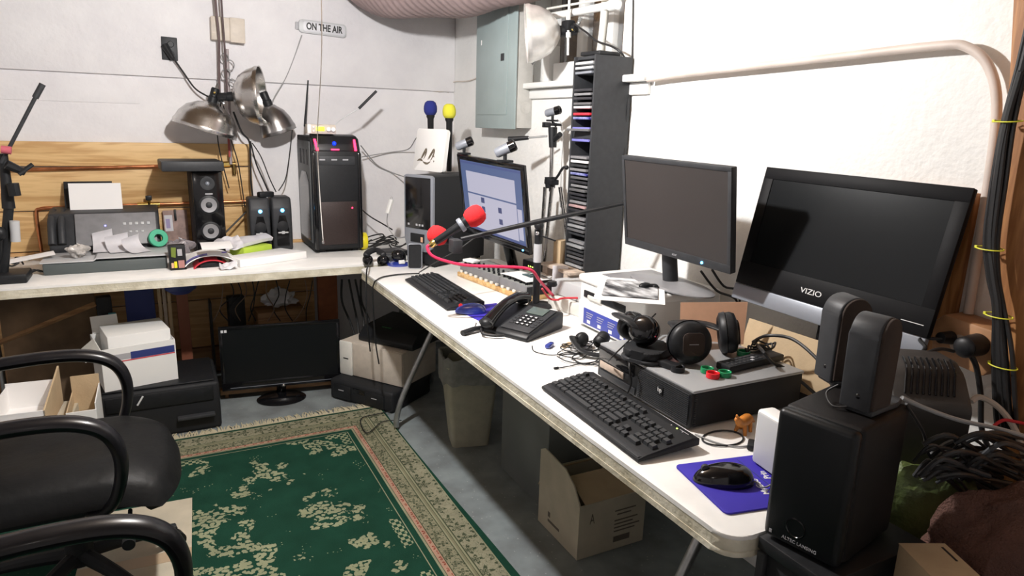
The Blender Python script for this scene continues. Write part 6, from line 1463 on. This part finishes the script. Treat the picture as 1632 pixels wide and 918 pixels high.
MB().box(.372, .76, 1.24, 1.632, .0, .60, .006).out('body', mat('dark_grey_enamel', (.16, .17, .165), .5, var=.15, vs=5), t)
# open cardboard carton
CX0, CX1, CY0, CY1 = .318, .600, .935, 1.205
t = thing('open_carton', 'open pale cardboard carton with printed side standing under the right table', 'box', ((CX0+CX1)/2, (CY0+CY1)/2, 0))
b = MB(); b.prism([(CY0, .002), (CY0, .205), (CY0+.04, .262), (CY0+.10, .298), (CY1-.03, .312), (CY1, .295), (CY1, .002)], CX0, CX0+.005, M=Myz); b.out('side_wall', M['tanw'], t)
b = MB(); b.box(CX0+.005, CX1, CY0, CY0+.005, .002, .205); b.out('front_wall', M['tanw'], t)
MB().box(CX1-.005, CX1, CY0+.005, CY1, .002, .215).out('side_wall', M['tanw'], t)
MB().box(CX0+.005, CX1-.005, CY1-.005, CY1, .002, .215).out('back_wall', M['tanw'], t)
MB().box(CX0+.005, CX1-.005, CY0+.005, CY1-.005, .002, .007).out('bottom', M['tanw'], t)
F = fr(CX0+.03, CY0+.006, .195, 0, 24); b = MB(F); b.box(0, CX1-CX0-.05, 0, .13, 0, .004, .001); b.out('flap', M['tan'], t)
F = fr(CX0+.02, CY1-.006, .213, 0, -60); b = MB(F); b.box(0, CX1-CX0-.04, 0, .10, -.004, 0, .001); b.out('flap', M['tan'], t)
F = fr(CX1-.004, CY0+.01, .213, 0, 0, -50); b = MB(F); b.box(0, .10, 0, CY1-CY0-.02, -.004, 0, .001); b.out('flap', M['tan'], t)
ink = mat('faded_ink', (.12, .10, .08), .8)
for i, (x0, x1, z) in enumerate(((.15, .24, .150), (.16, .22, .135), (.15, .25, .112), (.15, .23, .098), (.15, .26, .084), (.15, .24, .070))):
    MB().box(CX0+x0, CX0+x1, CY0-.0006, CY0, z, z+.005).out('print_line', ink, t)
MB().box(CX0+.15, CX0+.22, CY0-.0006, CY0, .030, .052).out('print_block', ink, t)
TFm = Matrix(((1, 0, 0, CX0+.055), (0, 0, -1, CY0-.0003), (0, 1, 0, .145), (0, 0, 0, 1)))
text('lettering', 'A', TFm, .055, ink, t, sx=.55)
MB().box(CX0-.0006, CX0, CY0+.12, CY0+.20, .040, .050).out('print_line', ink, t); MB().box(CX0-.0006, CX0, CY0+.185, CY0+.20, .060, .080).out('print_mark', ink, t)
# computer stack: receiver, beige computer on its side, black scanner on top
ru, rv = Vector((.565, -.825, 0)).normalized(), Vector((.825, .565, 0)).normalized()
RF = Matrix(((ru.x, rv.x, 0, -.125), (ru.y, rv.y, 0, 2.69), (0, 0, 1, .001), (0, 0, 0, 1)))
t = thing('black_office_machine', 'bulky black printer lying flat on the floor under the beige computer', 'printer', tuple(RF @ Vector((.2, .17, 0))))
MB(RF).box(0, .42, 0, .34, 0, .112, .018, 3).out('body', M['blackm'], t)
for x in (.05, .27): 
    MB(RF).box(x-.02, x+.10, -.008, .004, .012, .088, .006).out('front_door', M['black'], t); MB(RF).box(x+.02, x+.055, -.0095, -.0078, .060, .064).out('badge', M['greyprint'], t)
MB(RF).box(.16, .24, -.002, .01, .06, .09, .003).out('slot', M['gloss'], t)
DFm = Matrix(((ru.x, rv.x, 0, -.05), (ru.y, rv.y, 0, 2.735), (0, 0, 1, .1135), (0, 0, 0, 1)))
DFm = DFm @ Matrix.Translation((0, 0, 0))
t = thing('beige_computer', 'beige computer lying on its side on the bulky black floor printer', 'computer', tuple(DFm @ Vector((.2, .14, 0))))
MB(DFm).box(0, .415, .004, .30, 0, .188, .006).out('case', M['beige'], t)
MB(DFm).box(-.002, .085, -.010, .004, .0, .189, .008).out('front_panel', M['offwhite'], t)
MB(DFm).box(.088, .412, -.004, .004, .004, .184, .004).out('side_cover', M['beige'], t)
MB(DFm).box(.028, .062, -.0112, -.0095, .092, .098).out('badge', M['blackprint'], t)
SFm = Matrix(((ru.x, rv.x, 0, .035), (ru.y, rv.y, 0, 2.69), (0, 0, 1, .3035), (0, 0, 0, 1)))
t = thing('flatbed_scanner', 'black device with a green strip lying on top of the beige computer', 'electronics', tuple(SFm @ Vector((.18, .14, 0))))
b = MB(SFm); b.prism([(0, 0), (0, .03), (.05, .075), (.30, .095), (.32, 0)], 0, .36, M=Mx2, bev=.008); b.out('body', M['black'], t)
MB(SFm @ Matrix.Rotation(R(0), 4, 'Z')).box(.12, .18, .055, .060, .079, .083).out('green_strip', mat('dull_green', (.02, .12, .03), .4), t)
# black printer and white carton at the left
t = thing('large_printer', 'large black printer on the floor carrying the white shipping carton', 'printer', (-.915, 2.70, 0))
MB().box(-1.165, -.672, 2.53, 2.90, .002, .235, .016, 3).out('body', M['blackm'], t)
MB().box(-1.15, -.69, 2.545, 2.88, .236, .246, .005).out('lid', M['black'], t)
MB().box(-.86, -.70, 2.50, 2.535, .075, .090, .004).out('output_tray', M['char'], t)
MB().box(-1.14, -.70, 2.523, 2.532, .15, .22, .004).out('front_panel', M['black'], t)
MB().cyl((-1.015, 2.521, .175), (-.99, 2.521, .215), .004, n=8).out('white_tab', M['whiteprint'], t)
wu = Vector((.30, .060, 0)).normalized(); wv_ = Vector((-wu.y, wu.x, 0))
WF = Matrix(((wu.x, wv_.x, 0, -1.135), (wu.y, wv_.y, 0, 2.545), (0, 0, 1, .2475), (0, 0, 0, 1)))
t = thing('shipping_carton', 'white shipping carton with a navy and red band and open flaps under the back table', 'box', tuple(WF @ Vector((.15, .14, 0))))
MB(WF).box(0, .300, 0, .004, 0, .195).out('front_wall', M['white'], t)
MB(WF).box(.296, .300, .004, .285, 0, .195).out('side_wall', M['white'], t)
MB(WF).box(0, .004, .004, .285, 0, .195).out('side_wall', M['white'], t)
MB(WF).box(.004, .296, .281, .285, 0, .195).out('back_wall', M['white'], t)
MB(WF).box(.004, .296, .004, .281, 0, .004).out('bottom', M['white'], t)
MB(WF).box(.035, .290, .03, .25, .010, .240, .003).out('inner_box', M['white'], t)
MB(WF @ Matrix.Translation((0, 0, .196)) @ Matrix.Rotation(R(-38), 4, 'Y')).box(-.075, 0, .01, .20, -.004, 0).out('flap', M['offwhite'], t)
MB(WF @ Matrix.Translation((0.0, .283, .196)) @ Matrix.Rotation(R(70), 4, 'X')).box(.01, .12, 0, .08, -.003, 0).out('flap', M['white'], t)
MB(WF @ Matrix.Translation((.298, .02, .196)) @ Matrix.Rotation(R(-40), 4, 'Y')).box(-.07, 0, .0, .24, 0, .004).out('flap', M['lgrey'], t)
MB(WF).box(.115, .295, -.0010, -.0001, .135, .168).out('navy_band', M['navy'], t)
MB(WF).box(.045, .115, -.0009, -.0001, .138, .165).out('printed_emblem', M['greyprint'], t)
MB(WF).box(.06, .295, -.0010, -.0001, .129, .1335).out('red_line', M['redp'], t)
MB(WF).box(.3001, .3010, .03, .270, .140, .175).out('navy_band', M['navy'], t)
MB(WF).box(.3001, .3010, .03, .270, .1335, .1385).out('red_line', M['redp'], t)
# open trays at the far left
t = thing('open_tray', 'open white-lined cardboard tray on top of the cartons at the left edge', 'box', (-1.38, 2.2, .29))
TFr = fr(-1.475, 2.085, .2865, -4)
MB(TFr).box(0, .185, 0, .30, 0, .005).out('bottom', M['paper'], t)
for a in ((0, .185, 0, .005, .005, .095), (0, .185, .295, .30, .005, .11), (0, .005, .005, .295, .005, .095)): MB(TFr).box(*a).out('side', M['paper'], t)
MB(TFr).prism([(0, .005), (0, .095), (.30, .165), (.30, .005)], .180, .186, M=Mx2).out('tall_side', M['tan'], t)
MB(TFr).box(0, .18, -.010, -.001, .0, .065, .002).out('printed_front', M['offwhite'], t)
for i in range(4): MB(TFr).box(.02+.040*i, .045+.040*i, -.0115, -.0095, .015, .048).out('print_patch', mat('grey_print_patch', (.28, .28, .30), .6), t)
t = thing('moving_carton', 'closed brown carton standing on the floor under the white-lined tray', 'box', (-1.4, 2.23, 0))
MB(fr(-1.50, 2.06, 0, -4)).box(0, .26, 0, .36, .002, .285, .003).out('carton', M['tanw'], t)
t = thing('open_carton', 'small open brown carton with a white rim and navy stripe behind the chair armrest', 'box', (-1.19, 2.25, 0))
OF = fr(-1.235, 2.13, 0, 0)
MB(OF).box(0, .10, 0, .005, .0, .335).out('front_wall', M['white'], t); MB(OF).box(0, .10, .235, .24, 0, .40).out('back_wall', M['tan'], t)
MB(OF).box(0, .004, .005, .235, 0, .335).out('side_wall', M['tan'], t); MB(OF).box(.096, .10, .005, .235, 0, .36).out('side_wall', M['white'], t)
MB(OF).box(.004, .096, .005, .235, .20, .206).out('inner_floor', M['tan'], t)
MB(OF).box(.0, .082, -.001, -.0001, .285, .302).out('navy_stripe', M['navy'], t)
# flat stuff behind
tag(MB(fr(-1.585, 3.12, .0, 2, -8)).box(0, .40, 0, .008, .002, .56, .001).out('flattened_carton', mat('old_brown_card', (.20, .13, .075), .85, var=.5, vs=5)), 'flattened brown carton leaning at the back under the left of the back table', 'cardboard')
a_ = PY(-5, 548, 2.88); c_ = PY(152, 484, 2.88)
tag(MB().cyl(a_, c_, .012, n=4).out('wooden_brace', M['pinedark']), 'dark slanting wooden brace under the left of the back table', 'brace')
tag(MB(fr(-1.165, 2.99, 0, 8)).box(0, .065, 0, .06, .002, .575, .006).out('black_tube_box', M['black']), 'black upright narrow box behind the white shipping carton flap', 'box')
tag(MB(fr(-1.10, 2.978, .0, 8)).box(-.02, .012, -.012, -.002, .46, .50, .001).box(-.02, -.012, -.010, -.002, .002, .461).out('teal_card', mat('teal_print', (.06, .25, .28), .6)), 'teal printed card standing in front of the black upright box', 'card')
tag(MB(fr(-1.045, 3.03, 0, 3)).box(0, .13, 0, .10, .002, .62, .004).out('navy_box', M['navy']), 'dark navy upright box behind the white shipping carton', 'box')
for i in range(3): tag(MB(fr(-.90+.022*i, 3.04, 0, 0)).box(0, .016, 0, .12, .002, .62+.004*i, .001).out('thin_board', M['dwood'] if i % 2 else M['tan']), 'thin pale board standing on edge right of the navy box', 'board', 'thin boards on edge under the back table')
tag(MB(fr(-.815, 3.05, 0, 0)).box(0, .055, 0, .09, .002, .66, .003).out('brown_plank', mat('red_brown_plank', (.26, .09, .05), .6)), 'reddish brown plank upright behind the shipping carton', 'plank')
b = MB(Matrix.Translation((-.795, 2.80, 0))); b.lathe([(0, .608), (.04, .612), (.070, .635), (.078, .692), (.075, .692), (.066, .638), (.038, .617), (0, .613)], n=36)
tag(b.out('blue_bowl', mat('deep_blue_plastic', (.02, .035, .16), .4)), 'deep blue bowl-shaped object hanging under the back table top', 'bowl')
tag(MB(fr(-.065, 3.19, 0, 4)).box(0, .115, 0, .03, .002, .665, .003).out('terracotta_board', mat('terracotta', (.36, .12, .05), .7, var=.15)), 'terracotta-coloured upright board behind the floor television', 'board')
tag(MB(fr(-.565, 3.08, 0, 6)).box(0, .085, 0, .06, .002, .50, .004).out('dark_case', M['black']), 'narrow dark upright case just behind the floor television', 'case')
b = MB(Matrix.Translation((-.29, 3.16, .44))); b.grid(lump(.085, .05, .06, 12, .5, 2.4), 26, 16); tag(b.out('crumpled_paper', M['paper2']), 'crumpled pale paper lying on the brown crate behind the floor television', 'paper')
tag(MB(fr(-.42, 3.08, 0, 2)).box(0, .26, 0, .16, .002, .395, .004).out('brown_crate', M['pinedark']), 'brown crate standing behind the floor television', 'crate')
tag(MB(fr(-.655, 3.20, 0, 0)).box(0, .012, 0, .10, .002, .45, .001).out('dark_strip', M['char']), 'dark strip standing left behind the floor television', 'strip')
random.seed(9)
for i, x in enumerate((355, 366, 378, 390, 402, 412, 425, 440, 462, 486, 498)):
    y0 = 3.02+.02*(i % 4)
    pts = [PY(x, 447, y0), PY(x+random.uniform(-8, 8), 470, y0), PY(x+random.uniform(-16, 14), 492, y0), PY(x+random.uniform(-20, 16), 512, y0)]
    cable('hanging_wire', 'dark wire hanging behind the back table edge above the floor television', pts, .003, M['cable'] if i % 3 else mat('brownish_wire', (.25, .17, .12), .6), grp='wires hanging under the back table')
for i, x in enumerate((545, 556, 566, 575)):
    pts = [PY(x, 445, 2.95), PY(x+8*math.sin(i), 480, 2.93), PY(x+14, 515, 2.90), PY(x+22-6*i, 540, 2.86)]
    cable('corner_wire', 'thick dark cable hanging in the corner behind the beige computer', pts, .006, M['cable'], grp='thick cables hanging in the corner under the tables')
cable('floor_cable', 'thin cable lying on the rug near the table foot', [PZ(640, 670, .018), PZ(610, 672, .018), PZ(585, 690, .018), PZ(575, 668, .018), PZ(600, 660, .018), PZ(625, 655, .018)], .0025, M['cable'])
# beige board on the rug
t = thing('flat_carton', 'pale cardboard lid lying on the rug beneath the office chairs', 'cardboard', (-1.05, 1.62, .013))
LF = fr(-1.20, 1.30, .0135, -3)
MB(LF).box(0, .335, 0, .60, 0, .003, .001).out('panel', M['tanw'], t)
MB(LF).box(.0, .335, .20, .26, .0031, .0036).out('tape_strip', mat('brown_tape', (.42, .31, .20), .5), t)

# ================================================================== things at the basement window
ap = PX(893, 50, .775)
t = clamp_lamp('white-bright clamp lamp with a wide reflector hanging in front of the basement window', tuple(ap), (-.90, .44, -.10), .122, .150, mat('bright_aluminium', (.85, .83, .80), .35, .6, var=.1), (.03, -.03, .04))
b = MB(); cc = PX(905, 42, .80); b.box(-.020, .022, -.030, .026, -.022, .024, .008, M=Matrix.Translation(cc)); b.cyl(cc, cc+Vector((.01, -.05, -.01)), .012, n=12); b.out('black_grip', M['black'], t)
cable('lamp_wire_guard', 'pale curved wire arm below the bright clamp lamp at the window', [PX(848, 103, .70), PX(858, 90, .72), PX(872, 80, .74), PX(884, 60, .77), PX(900, 52, .79)], .006, M['lgrey'], cat='bracket')
cable('lamp_cable', 'black cable running from the window clamp lamp over the top of the disc tower', [PX(915, 38, .80), PX(935, 52, .80), PX(950, 65, .79), PX(975, 74, .78), PX(990, 84, .79), PX(998, 98, .83), PX(1002, 118, .852)], .0042, M['cable'])
b = MB(); b.tube([PX(872, 27, .825), PX(930, 17, .825), PX(975, 8, .825)], .016, 14, 2); b.cyl(PX(973, 9, .825), PX(984, 6, .825), .022, n=16); tag(b.out('white_pipe', M['white']), 'thick white pipe running level across the upper part of the basement window', 'pipe')
b = MB(); b.tube([PX(872, 14, .80), PX(930, 4, .80), PX(984, -5, .80)], .005, 8, 2); tag(b.out('thin_pipe', M['offwhite']), 'thin pale pipe just above the thick white window pipe', 'pipe')
b = MB(); b.tube([PX(966, -15, .835), PX(962, 40, .835), PX(957, 82, .835)], .017, 14, 2); tag(b.out('white_pipe', M['offwhite']), 'upright white pipe at the right of the basement window behind the disc tower top', 'pipe')
b = MB(); b.tube([PX(908, -12, .79), PX(906, 40, .79), PX(905, 88, .79)], .0055, 10, 2); b.cyl(PX(906, 20, .79), PX(906, 32, .79), .010, n=12); b.cyl(PX(906, 52, .79), PX(906, 60, .79), .011, n=12); tag(b.out('white_rod', M['white']), 'thin upright white rod hanging in the middle of the basement window', 'rod')
cable('wall_cable', 'long thin dark cable hanging straight down the white wall right of the disc tower', [PX(1009, -15, XR-.006), PX(1008, 60, XR-.006), PX(1006, 130, XR-.008), PX(1002, 180, XR-.010), PX(998, 240, XR-.010)], .003, M['cable'])
cable('wall_cable', 'second dark cable sagging down behind the right side of the disc tower', [PX(1004, 118, XR-.006), PX(1001, 170, XR-.02), PX(996, 215, XR-.02), PX(996, 260, XR-.02)], .0025, M['cable'])
tag(MB().box(XR+.01, XR+.09, 1.95, 2.16, WZ, WZ+.085, .004).out('white_carton', M['white']), 'white carton standing on the basement window sill', 'box')
tag(MB().box(XR+.01, XR+.07, 2.20, 2.26, WZ, WZ+.17, .003).out('white_post', M['white']), 'upright white block standing on the left of the window sill', 'block')
tag(MB().box(XR-.035, XR+.02, 2.36, 2.395, WZ, WZ+.045, .006).out('small_bottle', M['beige']), 'tiny beige block at the far end of the window sill', 'block')
tag(MB(fr(.735, 1.585, TZ1+.001, 8)).box(-.05, .06, -.06, .055, 0, .016, .004).out('black_case', M['black']), 'flat black case lying on top of the disc tower', 'case')
